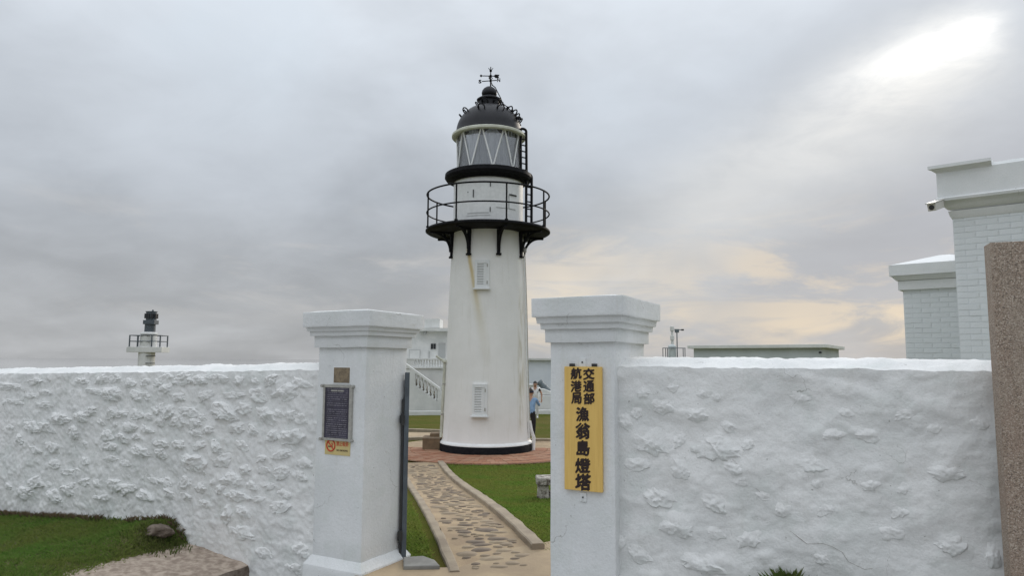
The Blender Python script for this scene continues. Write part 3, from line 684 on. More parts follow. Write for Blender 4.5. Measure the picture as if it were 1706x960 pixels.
MB().wbox(s0 - fw, s1 + fw * 1.5, fn - .022, LN0 + .004, z0 - .024, z0 - .001).build('frame_rail', M['alu'], nr, bevel=.002)
for ss in (s0 - .03, s1 + .036):
    for zz in (z0 - .014, z1 + .016):
        MB().tube([W(ss, fn - .04, zz), W(ss, LN0 + .003, zz)], .016, 10).build('bolt', M['alu'], nr, smooth=40)
put_text('lettering', '▬▬▬ ▬▬▬', .02, M['alu'], nr, W((s0 + s1) / 2, fn - .0135, z1 - .03), T, UP, extrude=.0008, fit=((s1 - s0) * .5, .014))
s0, z0 = onwall(556, 638, fn); s1, z1 = onwall(583, 613, fn)
pq = thing('stone_plaque', 'small square brown stone plaque above the dark notice', 'plaque', W((s0 + s1) / 2, LN0, z0))
MB().wbox(s0, s1, LN0 - .008, LN0 + .004, z0, z1).build('tablet', M['plaque'], pq, bevel=.002)
MB().wbox(s0 - .012, s1 + .012, LN0 - .004, LN0 + .004, z0 - .012, z1 + .012).build('mortar_bed', M['trim'], pq, bevel=.002)
s0, z0 = onwall(541, 757, fn); s1, z1 = onwall(583.5, 733.5, fn)
st = thing('no_smoking_sticker', 'yellow no smoking sticker with red letters below the notice', 'sign', W((s0 + s1) / 2, LN0, z0))
MB().wbox(s0, s1, LN0 - .005, LN0 + .002, z0, z1).build('backing', M['stickerbase'], st)
sn = LN0 - .0062; H = z1 - z0; cx, cz = s0 + (s1 - s0) * .24, (z0 + z1) / 2 + .01
ringp = [W(cx + math.cos(a) * H * .34, sn, cz + math.sin(a) * H * .34) for a in [2 * math.pi * k / 28 for k in range(28)]]
MB().tube(ringp, .0075, 6, closed=True).build('prohibition_ring', M['red'], st, smooth=60)
MB().tube([W(cx - H * .24, sn, cz + H * .24), W(cx + H * .24, sn, cz - H * .24)], .0065, 6).build('prohibition_bar', M['red'], st)
MB().wbox(cx - H * .22, cx + H * .16, sn - .001, sn + .001, cz - H * .10, cz - H * .03).build('cigarette', M['darkprint'], st)
for dxs in (.05, .11): MB().tube([W(cx + H * dxs, sn, cz - H * .02), W(cx + H * (dxs + .05), sn, cz + H * .07), W(cx + H * dxs, sn, cz + H * .16)], .003, 5).build('smoke', M['red'], st)
wd = s1 - s0
put_text('lettering', '禁止吸菸', .05, M['red'], st, W(s0 + wd * .70, sn, cz + H * .15), T, UP, extrude=.0008, offset=.0006, fit=(wd * .48, H * .30))
put_text('lettering', 'NO SMOKING', .03, M['darkprint'], st, W(s0 + wd * .70, sn, cz - H * .26), T, UP, extrude=.0008, offset=.0004, fit=(wd * .44, H * .11))

# ------------------------------------------------------------------ steel gate leaf folded back behind the left pillar
hz = W(0.035, 0.58, 0); hz.z = 0.03
gd = Vector((-0.205, 1, 0)).normalized(); gp = Vector((gd.y, -gd.x, 0)); ztop_ = zrow(621, hz.y, 680)
gl_ = thing('gate_leaf', 'blue grey steel gate leaf standing open behind the left pillar', 'gate', hz)
MB().obox(hz + UP * -.02, gd * .055, gp * .048, UP * (ztop_ + .0 - hz.z + .02)).build('stile', M['steel'], gl_, bevel=.004)
MB().obox(hz + gd * 1.0 + UP * -.02, gd * .055, gp * .048, UP * (ztop_ - hz.z + .02)).build('stile', M['steel'], gl_, bevel=.004)
MB().obox(hz + gd * .057 + gp * .010 + UP * .05, gd * .94, gp * .026, UP * (ztop_ - hz.z - .12)).build('panel', M['steel'], gl_)
for k in (.03, .5, .93): MB().obox(hz + gd * .056 + gp * .003 + UP * ((ztop_ - hz.z) * k), gd * .942, gp * .040, UP * .05).build('cross_rail', M['steel'], gl_, bevel=.003)
for py in (700, 895):
    zz = zrow(py, hz.y)
    MB().obox(hz + gp * -.045 + gd * -.03 + UP * (zz - hz.z - .04), gd * .05, gp * .05, UP * .08).build('hinge', M['darksteel'], gl_, bevel=.004)
    MB().tube([hz + gp * -.02 + gd * -.035 + UP * (zz - hz.z - .06), hz + gp * -.02 + gd * -.035 + UP * (zz - hz.z + .06)], .018, 10).build('hinge_pin', M['darksteel'], gl_, smooth=40)
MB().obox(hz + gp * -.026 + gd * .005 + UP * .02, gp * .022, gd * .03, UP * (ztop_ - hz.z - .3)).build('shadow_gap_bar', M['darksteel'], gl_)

# ------------------------------------------------------------------ courtyard paths
def ground_hit(px, py, dz=0.0):
    Y = 8.0
    for _ in range(40): Y = onz(px, py, gz(Y) + dz).y
    return onz(px, py, gz(Y) + dz)
kR = [ground_hit(894, 903), ground_hit(735, 767)]           # outer right and inner left kerb lines
kL = [ground_hit(765, 950), ground_hit(690, 828)]
pd = (kR[1] - kR[0]); pd.z = 0; pd.normalize(); pn = Vector((pd.y, -pd.x, 0))      # pn points right
rof = (kR[0] - kL[0]).dot(pn); lenp = 11.3; O = Vector((kL[0].x, kL[0].y, 0))
def PP(l, o, dz=0.0):
    p = O + pd * l + pn * o; return Vector((p.x, p.y, gz(p.y) + dz))
path = sheet('stone_path', lambda l, o: PP(l, o, 0.004 + .006 * noise.noise(Vector((l * 4, o * 4, 1)))), -0.15, lenp, 120, 0.0, rof - .05, 12, M['mortar'])
for nm, o0_, o1_, l0, lab in (('path_kerb', -0.11, 0.0, -.1, 'low sandy concrete kerb on the gate side of the stone path, left edge'), ('path_kerb', rof - .155, rof, .55, 'raised sandy concrete kerb between the stone path and the right lawn')):
    mb = MB(); N_ = 60; vs = []; fs = []
    for i in range(N_ + 1):
        l = l0 + (lenp - .3 - l0) * i / N_; j1, j2 = .012 * noise.noise(Vector((l * 2.3, 1, o0_))), .02 * noise.noise(Vector((l * 3.1, 7, o0_)))
        hgt = .075 if o0_ > 0 else .022
        vs += [PP(l, o0_ + j1, -.05), PP(l, o0_ + j1, hgt - .012), PP(l, o0_ + .015 + j1, hgt), PP(l, o1_ - .015 + j2, hgt), PP(l, o1_ + j2, hgt - .012), PP(l, o1_ + j2, -.05)]
    for i in range(N_): fs += [(i * 6 + k, i * 6 + 6 + k, i * 6 + 7 + k, i * 6 + 1 + k) for k in range(5)]
    fs += [tuple(range(5, -1, -1)), tuple(range(N_ * 6, N_ * 6 + 6))]
    mb.add(vs, fs); o = mb.build(nm, M['kerb'], smooth=30); setp(o, lab, 'kerb')
# cobbles set in the mortar
random.seed(21); cob = []; tries = 0
while len(cob) < 270 and tries < 9000:
    tries += 1
    l = -0.05 + (lenp - .4) * random.random() ** 1.15; o = random.uniform(.10, rof - .26); a = random.choice((random.uniform(.035, .08), random.uniform(.06, .11), random.uniform(.10, .18) if tries < 1200 else .06)); b_ = a * random.uniform(.4, .8)
    if all(((l - q[0]) / (.85 * (b_ + q[3]))) ** 2 + ((o - q[1]) / (.95 * (a + q[2]))) ** 2 > 1.05 for q in cob): cob.append((l, o, a, b_))
for q, (l, o, a, b_) in enumerate(cob):
    na = 12; ph = q * 3.7; c = PP(l, o, 0.0); vs = [Vector((0, 0, .020))]; rot = random.uniform(-.35, .35)
    for rr, hh in ((.72, .017), (1.0, -.010)):
        for k in range(na):
            an = 2 * math.pi * k / na; e = 1 + .28 * noise.noise(Vector((math.cos(an), math.sin(an), ph)))
            u, v = math.cos(an + rot) * a * e * rr, math.sin(an) * b_ * e * rr
            pp_ = c + pn * u + pd * v
            vs.append(Vector((pp_.x - c.x, pp_.y - c.y, gz(pp_.y) - c.z + hh + .004 * noise.noise(Vector((u * 20, v * 20, ph))))))
    fs = [(0, 1 + k, 1 + (k + 1) % na) for k in range(na)] + [(1 + k, 1 + na + k, 1 + na + (k + 1) % na, 1 + (k + 1) % na) for k in range(na)]
    me = bpy.data.meshes.new('stone'); me.from_pydata([tuple(v) for v in vs], [], fs); me.polygons.foreach_set('use_smooth', [True] * len(me.polygons))
    so = link_mesh('stone', me, random.choice((M['cobble'], M['cobble2'], M['cobble2'], M['cobble3'])), path); so.location = c
# concrete apron in the gateway, with its worn diagonal edge, and the slate beside the pillar
aE = [ground_hit(765, 947), ground_hit(798, 935), ground_hit(822, 927), ground_hit(855, 915), ground_hit(896, 908), ground_hit(930, 902), ground_hit(960, 898)]
poly = [W(-.02, .62, 0)] + [W(-.02, -.1, 0), W(2.2, -.1, 0), W(3.2, .7, 0)] + [Vector((p.x, p.y, 0)) for p in reversed(aE)] + [Vector((kL[0].x - .2, kL[0].y + .05, 0))]
mb = MB(); mb.prism([Vector((p.x, p.y, -.30)) for p in poly], (0, 0, .308)); setp(mb.build('gate_apron', M['sand'], bevel=.01), kind='structure')
sA = [ground_hit(672, 936), ground_hit(705, 934), ground_hit(724, 941), ground_hit(733, 951), ground_hit(672, 952)]
mb = MB(); mb.prism([Vector((p.x, p.y, .0)) for p in sA], (0, 0, .045)); o = mb.build('slate_slab', M['slate'], bevel=.012, origin=sA[4])
setp(o, 'grey slate slab lying at the foot of the open gate leaf', 'slab')

# ------------------------------------------------------------------ lighthouse
LY = 21.0
LX = xcol(811, 600, LY)
zb = gz(LY)
C = Vector((LX, LY, 0))
def rr(hw, py): return mpx(hw, py, LY)
def zz(py): return zrow(py, LY, 811)
def RP(a, r, z): return Vector((LX + r * math.sin(a), LY - r * math.cos(a), z))
lh = thing('lighthouse', 'tall white round lighthouse with black gallery, glazed lantern and black dome', 'lighthouse', Vector((LX, LY, zb)))
zbt = zrow(737, LY)
ztow = [(738, 74.6), (733, 73.6), (728, 72.2), (700, 71.0), (660, 69.4), (620, 67.6), (570, 66.0), (520, 64.6), (470, 62.6), (430, 60.6), (400, 58.8), (384, 58.0)]
tprof = [(rr(h, y), zz(y)) for y, h in ztow]
def trad(z):
    for (r0, a), (r1, b_) in zip(tprof, tprof[1:]):
        if a <= z <= b_: return r0 + (r1 - r0) * (z - a) / (b_ - a)
    return tprof[-1][0]
o_ = ORIG[lh.name]
M['tower'] = tower_mat(None, ((zz(424) - zb, xcol(783, 424, LY) - LX), (zz(500) - zb, xcol(796, 500, LY) - LX)), xcol(868, 560, LY) - LX, zz(735) - zb, zz(470) - zb)
MB().lathe(tprof, C, 96).build('tower', M['tower'], lh, smooth=35)
MB().lathe([(rr(77, 745), zb - .15), (rr(77, 745), zz(739) - .012), (rr(76, 745), zz(737.5))], C, 96).build('base_band', M['black'], lh, smooth=35)
MB().lathe([(rr(74, 735), zz(737.2)), (rr(76.6, 735), zz(737)), (rr(76.4, 735), zz(735)), (rr(74.5, 735), zz(733.5)), (rr(73.0, 735), zz(731.5))], C, 96).build('base_moulding', M['whitemetal'], lh, smooth=50)
# louvred windows
def louvre(pxc, hw, y0, y1, n, nm):
    z0, z1 = zz(y1), zz(y0); zc_ = (z0 + z1) / 2; r = trad(zc_); a = math.asin((xcol(pxc, (y0 + y1) / 2, LY) - LX) / r)
    er = Vector((math.sin(a), -math.cos(a), 0)); et = Vector((math.cos(a), math.sin(a), 0))
    lean = (trad(z1) - trad(z0)) / (z1 - z0); eu = (UP + er * lean).normalized(); eo = et.cross(eu)
    c = Vector((LX, LY, zc_)) + er * r; w = mpx(hw, (y0 + y1) / 2, LY); h = (z1 - z0) / 2
    MBp = MB().cbox(c + eo * .012, et * (2 * w), eu * (2 * h), eo * .05)
    win = MBp.build('window', M['trim'], lh, bevel=.005)
    for sx in (-1, 1): MB().cbox(c + eo * .045 + et * sx * (w - .035), et * .07, eu * (2 * h), eo * .03).build('frame', M['trim'], win, bevel=.004)
    for sy in (-1, 1): MB().cbox(c + eo * .045 + eu * sy * (h - .05), et * (2 * w - .142), eu * .10, eo * .03).build('frame', M['trim'], win, bevel=.004)
    MB().cbox(c + eo * .06 - eu * (h + .02), et * (2 * w + .08), eu * .04, eo * .09).build('sill', M['trim'], win, bevel=.004)
    MB().cbox(c + eo * .03 + et * (w * .42), et * (w * .42), eu * (2 * h - .21), eo * .03).build('shutter_stile', M['trim'], win)
    MB().cbox(c + eo * .0395 - et * w * .22, et * (w * 1.05), eu * (2 * h - .23), eo * .006).build('louvre_back', M['greydoor'], win)
    for k in range(n):
        t_ = -h + .12 + (2 * h - .24) * (k + .5) / n
        MB().cbox(c + eo * .042 + eu * t_ - et * w * .22, et * (w * 1.05), (eu * .8 - eo * .55) * ((2 * h - .24) / n * .72), (eo * .8 + eu * .55) * .010).build('slat', M['trim'], win)
    for sy in (-.6, .6): MB().cbox(c + eo * .063 + et * (w * .74) + eu * sy * h, et * .03, eu * .09, eo * .012).build('hinge', M['alu'], win)
louvre(806, 11.5, 442, 487, 12, 'up')
louvre(802.5, 12.0, 638, 688, 14, 'lo')
# gallery deck
zd0, zd1 = zz(391.5), zz(385.0)
MB().lathe([(rr(57, 390), zd0), (rr(96, 390), zd0 - .01), (rr(101, 390), zd0 + .02), (rr(103.5, 388), zd0 + .05), (rr(103.5, 388), zd1 - .03), (rr(102, 388), zd1), (rr(57, 386), zd1 + .01)], C, 96).build('gallery_deck', M['black'], lh, smooth=35)
A0 = R(-27.0)
RRail = rr(101.5, 357)
for k in range(8):
    a = A0 + k * math.pi / 4; er = Vector((math.sin(a), -math.cos(a), 0)); et = Vector((math.cos(a), math.sin(a), 0))
    # bracket: wall post, curved strut, foot
    r_w = trad(zz(410)) ; zt_ = zd0 + .005; zbk = zz(431); hb = zt_ - zbk
    MB().obox(RP(a, r_w - .02, zbk) - et * .045, et * .09, er * .10, UP * hb).build('bracket_post', M['black'], lh, bevel=.008)
    pts = []
    for i in range(11):
        u = i / 10; ang = u * math.pi / 2
        pts.append(RP(a, r_w + .08 + (rr(97, 390) - r_w - .14) * (1 - math.cos(ang)), zbk + .14 + (hb - .17) * math.sin(ang)))
    br = MB()
    for p, q in zip(pts, pts[1:]):
        d = (q - p); nrm = d.cross(et).normalized(); br.obox(p - et * .035 - nrm * .03 - d * .03, et * .07, nrm * .06, d * 1.06)
    br.build('bracket', M['black'], lh)
    MB().obox(RP(a, r_w + .05, zt_ - .06) - et * .04, et * .08, er * (rr(98, 390) - r_w - .05), UP * .062).build('bracket_arm', M['black'], lh, bevel=.006)
    MB().tube([RP(a, r_w + .28, zt_ - .05), RP(a, r_w + .10, zt_ - .36)], .022, 8).build('bracket_tie', M['black'], lh)
    MB().obox(RP(a, r_w - .02, zbk - .05) - et * .07, et * .14, er * .13, UP * .06).build('bracket_foot', M['black'], lh, bevel=.01)
    MB().tube([RP(a, RRail, zd1 - .02), RP(a, RRail, zz(327))], .024, 8).build('rail_post', M['black'], lh, smooth=40)
    MB().tube([RP(a, RRail, zd1 - .01), RP(a, RRail, zd1 + .03)], .05, 8).build('post_foot', M['black'], lh, smooth=40)
for py, r in ((328, .026), (357.5, .022)):
    MB().tube([RP(2 * math.pi * k / 72, RRail, zz(py)) for k in range(72)], r, 8, closed=True).build('rail', M['black'], lh, smooth=60)
# watch room
rw = rr(57.7, 345)
wr_ = MB().lathe([(rw + .02, zd1 - .02), (rw + .02, zd1 + .06), (rw, zd1 + .07), (rw, zz(296))], C, 96).build('watch_room', M['whitemetal'], lh, smooth=35)
def curved_panel(name, a0, a1, z0, z1, r, th, mat, parent):
    mb = MB(); n = 10; vs = []
    for i in range(n + 1):
        a = a0 + (a1 - a0) * i / n; vs += [RP(a, r, z0), RP(a, r, z1), RP(a, r + th, z1), RP(a, r + th, z0)]
    fs = []
    for i in range(n): fs += [(i * 4 + k, i * 4 + (k + 1) % 4, i * 4 + 4 + (k + 1) % 4, i * 4 + 4 + k) for k in range(4)]
    fs += [(0, 3, 2, 1), (n * 4, n * 4 + 1, n * 4 + 2, n * 4 + 3)]
    return mb.add(vs, fs).build(name, mat, parent, smooth=40)
def ax(px): return math.asin(max(-1, min(1, (px - 812.0) / 57.7)))
door = curved_panel('door', ax(779), ax(817), zz(370), zz(312), rw - .01, .022, M['whitemetal'], lh)
curved_panel('door_panel', ax(781), ax(815), zz(367), zz(365.5), rw + .010, .006, M['greydoor'], door)
for py in (321, 361): curved_panel('hinge', ax(816.4), ax(817.6), zz(py + 3.5), zz(py - 3.5), rw + .010, .022, M['black'], door)
curved_panel('handle', ax(790.0), ax(791.0), zz(341), zz(329), rw + .010, .03, M['darksteel'], door)
curved_panel('keyhole', ax(781), ax(782), zz(333), zz(331), rw + .010, .01, M['darksteel'], door)
curved_panel('conduit', ax(826), ax(857), zz(357.3), zz(356.6), rw - .005, .018, M['greydoor'], wr_)
curved_panel('conduit', ax(846), ax(847), zz(357), zz(335), rw - .005, .018, M['greydoor'], wr_)
curved_panel('cover_plate', ax(847), ax(858), zz(335.5), zz(333.5), rw - .005, .03, M['darksteel'], wr_)
curved_panel('wall_seam', ax(823.5), ax(824.1), zz(372), zz(300), rw - .005, .010, M['whitemetal'], wr_)
# lantern sill (upper black ring)
zs0, zs1 = zz(304.5), zz(292.0)
MB().lathe([(rr(57, 300), zs0 - .01), (rr(60, 300), zs0 - .08), (rr(64, 300), zs0), (rr(70, 300), zs0 + .03), (rr(72.5, 298), zs0 + .10), (rr(72.0, 298), zs1 - .03), (rr(69, 296), zs1), (rr(50, 294), zs1 + .03)], C, 96).build('lantern_sill', M['black'], lh, smooth=35)
# lantern glazing: nine diagonal bays
rg = rr(53.3, 260); zg0, zg1 = zs1 - .01, zz(225.5)
tops = [RP(R(-10.7 + 40 * k), rg, zg1) for k in range(9)]; bots = [RP(R(9.3 + 40 * k), rg, zg0) for k in range(9)]
Cz = Vector((LX, LY, (zg0 + zg1) / 2))
for k in range(9):
    for tri in ((tops[k], bots[k], tops[(k + 1) % 9]), (bots[k - 1], tops[k], bots[k])):
        cen = (tri[0] + tri[1] + tri[2]) / 3; inw = (Cz - cen); inw.z = 0; inw = inw.normalized() * .012
        MB().prism([p + inw for p in tri], inw).build('glass_pane', M['glass'], lh)
    for p, q in ((tops[k], bots[k]), (bots[k - 1], tops[k])):
        MB().tube([p, q], .026, 6).build('glazing_bar', M['whitemetal'], lh, smooth=60)
# curtain hung inside, swagged top, and the dark ceiling above it
mb = MB(); n = 180; rc = rg * .915; vs = []; fs = []
for i in range(n):
    a = 2 * math.pi * i / n; ph = (a / (2 * math.pi / 9) + .27) % 1.0
    sw = abs(ph - .5) * 2; topz = zg1 - .03 - .24 * (sw ** 1.4)
    rw_ = rc + .018 * math.sin(a * 45) + .012 * math.sin(a * 71)
    vs += [RP(a, rw_, zg0 + .02), RP(a, rw_, topz)]
fs = [(2 * i, 2 * ((i + 1) % n), 2 * ((i + 1) % n) + 1, 2 * i + 1) for i in range(n)]
mb.add(vs, fs).build('curtain', M['curtain'], lh, smooth=80)
MB().lathe([(0.0, zg1 - .10), (rg * .86, zg1 - .04), (rg * .86, zg1 + .05), (0.0, zg1 + .06)], C, 48).build('lantern_ceiling', M['plum'], lh)
MB().lathe([(0.0, zg0 + .0), (rg * .30, zg0 + .02), (rg * .34, zg0 + .5), (rg * .34, zg1 - .5), (rg * .24, zg1 - .25), (0.0, zg1 - .22)], C, 32).build('lens', M['curtain'], lh, smooth=40)
MB().lathe([(0.0, zg0 + .045), (rg * .93, zg0 + .045), (rg * .93, zg0 + .02), (0.0, zg0 + .02)], C, 48).build('lantern_bounce_floor', M['whitemetal'], lh)  # unseen white disc added to bounce light onto the curtain
# cornice, dome, ventilator
zc0 = zz(233.5)
MB().lathe([(rg * .97, zc0 + .05), (rr(55.5, 230), zc0 + .03), (rr(59.5, 230), zc0 + .02), (rr(61.5, 228), zc0 + .05), (rr(61.5, 226), zc0 + .11), (rr(60, 226), zc0 + .135), (rr(52, 220), zc0 + .15), (rg * .90, zc0 + .10)], C, 96, closed=True).build('cornice', M['cream'], lh, smooth=35)
zdm = zc0 + .15; rd = rr(54.5, 215); hd = zz(177.0) - zdm
dp = [(rr(58, 220), zdm - .03), (rr(58, 220), zdm + .02), (rd + .02, zdm + .04)]
for i in range(1, 15):
    a = i / 14 * R(78); dp.append((rd * math.cos(a) ** .92, zdm + .04 + (hd - .04) * math.sin(a) / math.sin(R(78))))
dome = MB().lathe(dp, C, 96).build('dome', M['dome'], lh, smooth=40)
v0 = zz(178)
MB().lathe([(rr(18, 178), v0 - .05), (rr(17.5, 172), v0 + .06), (rr(17.5, 170), zz(169)), (rr(20.5, 168), zz(168.5)), (rr(21, 167), zz(166.6)), (rr(18, 164), zz(164.5)), (rr(12, 162), zz(161.5)), (rr(9.5, 161), zz(159.5))], C, 48).build('ventilator_neck', M['dome'], lh, smooth=35)
MB().lathe([(rr(9.5, 160), zz(160.5)), (rr(12.2, 158), zz(158.5)), (rr(12.9, 154), zz(155.5)), (rr(12.0, 150), zz(151.5)), (rr(9.5, 148), zz(148)), (rr(5.5, 146), zz(145.2)), (rr(1.5, 144), zz(144.0))], C, 48).build('ventilator_ball', M['dome'], lh, smooth=40)
def ring_handle(a, r, z, rad, tube, parent):
    er = Vector((math.sin(a), -math.cos(a), 0)); et = Vector((math.cos(a), math.sin(a), 0)); c = RP(a, r, z)
    mb = MB(); mb.tube([c + (et * math.cos(t) + (UP * .75 + er * .65) * math.sin(t)) * rad for t in [2 * math.pi * k / 14 for k in range(14)]], tube, 6, closed=True)
    mb.tube([c - et * rad * .9 - er * rad * .8, c - et * rad * .9 + UP * rad * .6], tube, 6)
    return mb.build('dome_ring', M['black'], parent, smooth=60)
def drad(z):
    for (r0, a), (r1, b_) in zip(dp[2:], dp[3:]):
        if a <= z <= b_: return r0 + (r1 - r0) * (z - a) / (b_ - a)
    return rr(20, 175)
for k in range(9):
    z = zz(194); ring_handle(R(-14 + 40 * k), drad(z) + .05, z, .105, .020, dome)
for a, py in ((55, 190), (70, 199), (84, 203), (98, 196), (64, 207)):
    z = zz(py); ring_handle(R(a), drad(z) + .05, z, .095, .020, dome)
for a in (-85, -20, 40, 85): ring_handle(R(a), rr(19.5, 172), zz(175), .10, .018, dome)
# cable down from the ball
cab = [RP(R(80), rr(4, 142), zz(141)), RP(R(80), rr(10, 147), zz(146)), RP(R(80), rr(15.5, 155), zz(157)), RP(R(80), rr(19.5, 163), zz(164.5)), RP(R(80), rr(22.5, 170), zz(173)), RP(R(80), rr(32, 180), zz(181)), RP(R(80), rr(45, 195), zz(195)), RP(R(80), rr(54, 210), zz(212))]
MB().tube(cab, .016, 6).build('lightning_cable', M['black'], lh, smooth=60)
# weather vane
va = MB().tube([Vector((LX + rr(2, 130), LY, zz(146))), Vector((LX + rr(2, 130), LY, zz(111)))], [.022, .014], 8).build('weather_vane', M['black'], lh, smooth=50)
vx = LX + rr(2, 130)
MB().tube([Vector((xcol(803, 135.5, LY), LY, zz(135.3))), Vector((xcol(828, 133, LY), LY, zz(133.3)))], .014, 6).build('direction_arm', M['black'], va)
MB().tube([Vector((vx - .05, LY - .38, zz(134.3))), Vector((vx + .05, LY + .38, zz(134.3)))], .014, 6).build('direction_arm', M['black'], va)
MB().tube([Vector((xcol(800, 126, LY), LY, zz(126))), Vector((xcol(826, 126.5, LY), LY, zz(126.4)))], .014, 6).build('arrow_shaft', M['black'], va)
MB().lathe([(0, -.05), (.045, 0), (0, .05)], (xcol(801.5, 126, LY), LY, zz(126)), 8).build('arrow_head', M['black'], va)
mb = MB(); mb.prism([Vector((xcol(a, b_, LY), LY - .012, zz(b_))) for a, b_ in ((822.5, 126.3), (825, 123.7), (832, 124.2), (830.5, 126.8), (831.5, 129.8), (825.5, 129.6))], (0, .024, 0)); mb.build('arrow_tail', M['black'], va)
for py in (126.2, 134.3, 117.5): MB().lathe([(0, -.05), (.035, -.03), (.042, 0), (.035, .03), (0, .05)], (vx, LY, zz(py)), 10).build('collar', M['black'], va, smooth=60)
for sx in (-1, 1):
    MB().tube([Vector((vx, LY, zz(117.5))), Vector((vx + sx * .03, LY, zz(116))), Vector((vx + sx * .07, LY, zz(113)))], .010, 6).build('finial_prong', M['black'], va)
    MB().tube([Vector((vx + sx * .02, LY, zz(132))), Vector((vx + sx * .06, LY, zz(130))), Vector((vx + sx * .01, LY, zz(128)))], .010, 6).build('scroll', M['black'], va)
put_text('letter', 'S', .12, M['black'], va, Vector((xcol(799.7, 135.6, LY), LY, zz(135.6))), (1, 0, 0), UP, extrude=.012, offset=.004, fit=(mpx(5, 135, LY), mpx(6, 135, LY)))
put_text('letter', 'N', .12, M['black'], va, Vector((xcol(830.8, 133, LY), LY, zz(133))), (1, 0, 0), UP, extrude=.012, offset=.004, fit=(mpx(5.2, 135, LY), mpx(6, 135, LY)))
# ladders
def ladder(p0, p1, wd, n, hook):
    root = MB().tube([p0, p1] + ([p1 + Vector((0, 0, .0))] if not hook else []), .040, 8)
    lad = root.build('ladder', M['black'], lh, smooth=50)
    MB().tube([p0 + wd, p1 + wd], .040, 8).build('ladder_rail', M['black'], lad, smooth=50)
    top = [p1 + wd * (.5 - .5 * math.cos(t)) + UP * (hook * math.sin(t)) for t in [math.pi * k / 8 for k in range(9)]]
    MB().tube(top, .040, 8).build('ladder_top', M['black'], lad, smooth=50)
    for k in range(n):
        c = p0.lerp(p1, (k + .6) / n); MB().tube([c, c + wd], .020, 6).build('rung', M['black'], lad)
la = R(74)
wdv = Vector((rr(9.5, 250), .12, 0))
ladder(Vector((xcol(867.5, 292, LY), LY - .30, zz(292))), Vector((xcol(867.0, 222, LY), LY - .32, zz(222))), wdv, 7, .06)
ladder(Vector((xcol(876, 380, LY), LY - .28, zz(382))), Vector((xcol(876.5, 298, LY), LY - .28, zz(298))), wdv * .95, 7, .10)
MB().tube([Vector((xcol(877, 296, LY), LY - .3, zz(296))), Vector((xcol(868, 290, LY), LY - .3, zz(289)))], .035, 8).build('ladder_stay', M['black'], lh)
# conduits down the tower sides
def conduit(a, z0, z1, r, mat, off=.03):
    pts = [RP(a, trad(z0 + (z1 - z0) * k / 16) + off, z0 + (z1 - z0) * k / 16) for k in range(17)]
    MB().tube(pts, r, 8).build('conduit', mat, lh, smooth=60)
conduit(R(74), zz(728), zz(430), .024, M['whitemetal']); conduit(R(82), zz(728), zz(425), .020, M['alu'])
conduit(R(-81), zz(728), zz(603), .040, M['cream'], .05)
for py in (640, 690): MB().cbox(RP(R(-81), trad(zz(py)) + .03, zz(py)), Vector((.10, 0, 0)), Vector((0, .10, 0)), UP * .04).build('pipe_clip', M['alu'], lh)
pz = zz(603); MB().tube([RP(R(-81), trad(pz) + .05, pz), RP(R(-83), trad(pz) + .09, pz + .03), RP(R(-85), trad(pz) + .30, pz + .16)], .035, 8).build('pipe_spout', M['cream'], lh, smooth=60)
MB().cbox(RP(R(-81), trad(pz) + .05, pz), Vector((.16, 0, 0)), Vector((0, .16, 0)), UP * .06).build('junction_box', M['cream'], lh, bevel=.01)
MB().tube([RP(R(78), trad(zz(700)) + .04, zz(700)), RP(R(78), trad(zz(712)) + .08, zz(715)), RP(R(80), rr(77, 730) + .06, zz(728)), RP(R(80), rr(78, 745) + .03, zb)], .05, 8).build('drain_pipe', M['whitemetal'], lh, smooth=60)
MB().cbox(RP(R(76), trad(zz(420)) + .06, zz(419)), Vector((.10, 0, 0)), Vector((0, .10, 0)), UP * .12).build('cable_gland', M['alu'], lh, bevel=.01)

# brick ring round the tower
ring = MB(); ring.lathe([(rr(60, 745), zb + .004), (3.02, zb + .004)], C, 96)
me_r = bpy.data.meshes.new('brick_paving')
vs = []; fs = []; nn = 96
for r in (1.0, 3.02):
    for k in range(nn):
        a = 2 * math.pi * k / nn; p = RP(a, r, 0); vs.append((p.x, p.y, gz(p.y) + .010 if p.y < LY else zb + .010))
for k in range(nn): fs.append((k, (k + 1) % nn, nn + (k + 1) % nn, nn + k))
me_r.from_pydata(vs, [], fs); paving = link_mesh('brick_paving', me_r, M['mortar']); paving['kind'] = 'structure'
bmeshes = []
random.seed(5)
nb = 0
for ri, (r0, r1) in enumerate(((1.40, 1.78), (1.80, 2.18), (2.20, 2.58), (2.60, 2.98))):
    cnt = int(2 * math.pi * (r0 + r1) / 2 / .21)
    for k in range(cnt):
        a = 2 * math.pi * (k + .5 * (ri % 2)) / cnt; aa = (a + math.pi) % (2 * math.pi) - math.pi
        if abs(aa) > R(100) or nb >= 296: continue
        nb += 1; da = math.pi / cnt - .004 / r0
        c = RP(a, (r0 + r1) / 2, zb); zg = gz(c.y) + .012
        mb = MB(); b0 = [RP(a - da, r0, zg), RP(a + da, r0, zg), RP(a + da, r1, zg), RP(a - da, r1, zg)]
        h_ = random.uniform(.010, .020)
        mb.prism([Vector((p.x, p.y, zg - .03)) for p in b0], (0, 0, .03 + h_))
        mb.build('brick', M['brick'] if random.random() < .55 else M['brick2'], paving, origin=c)

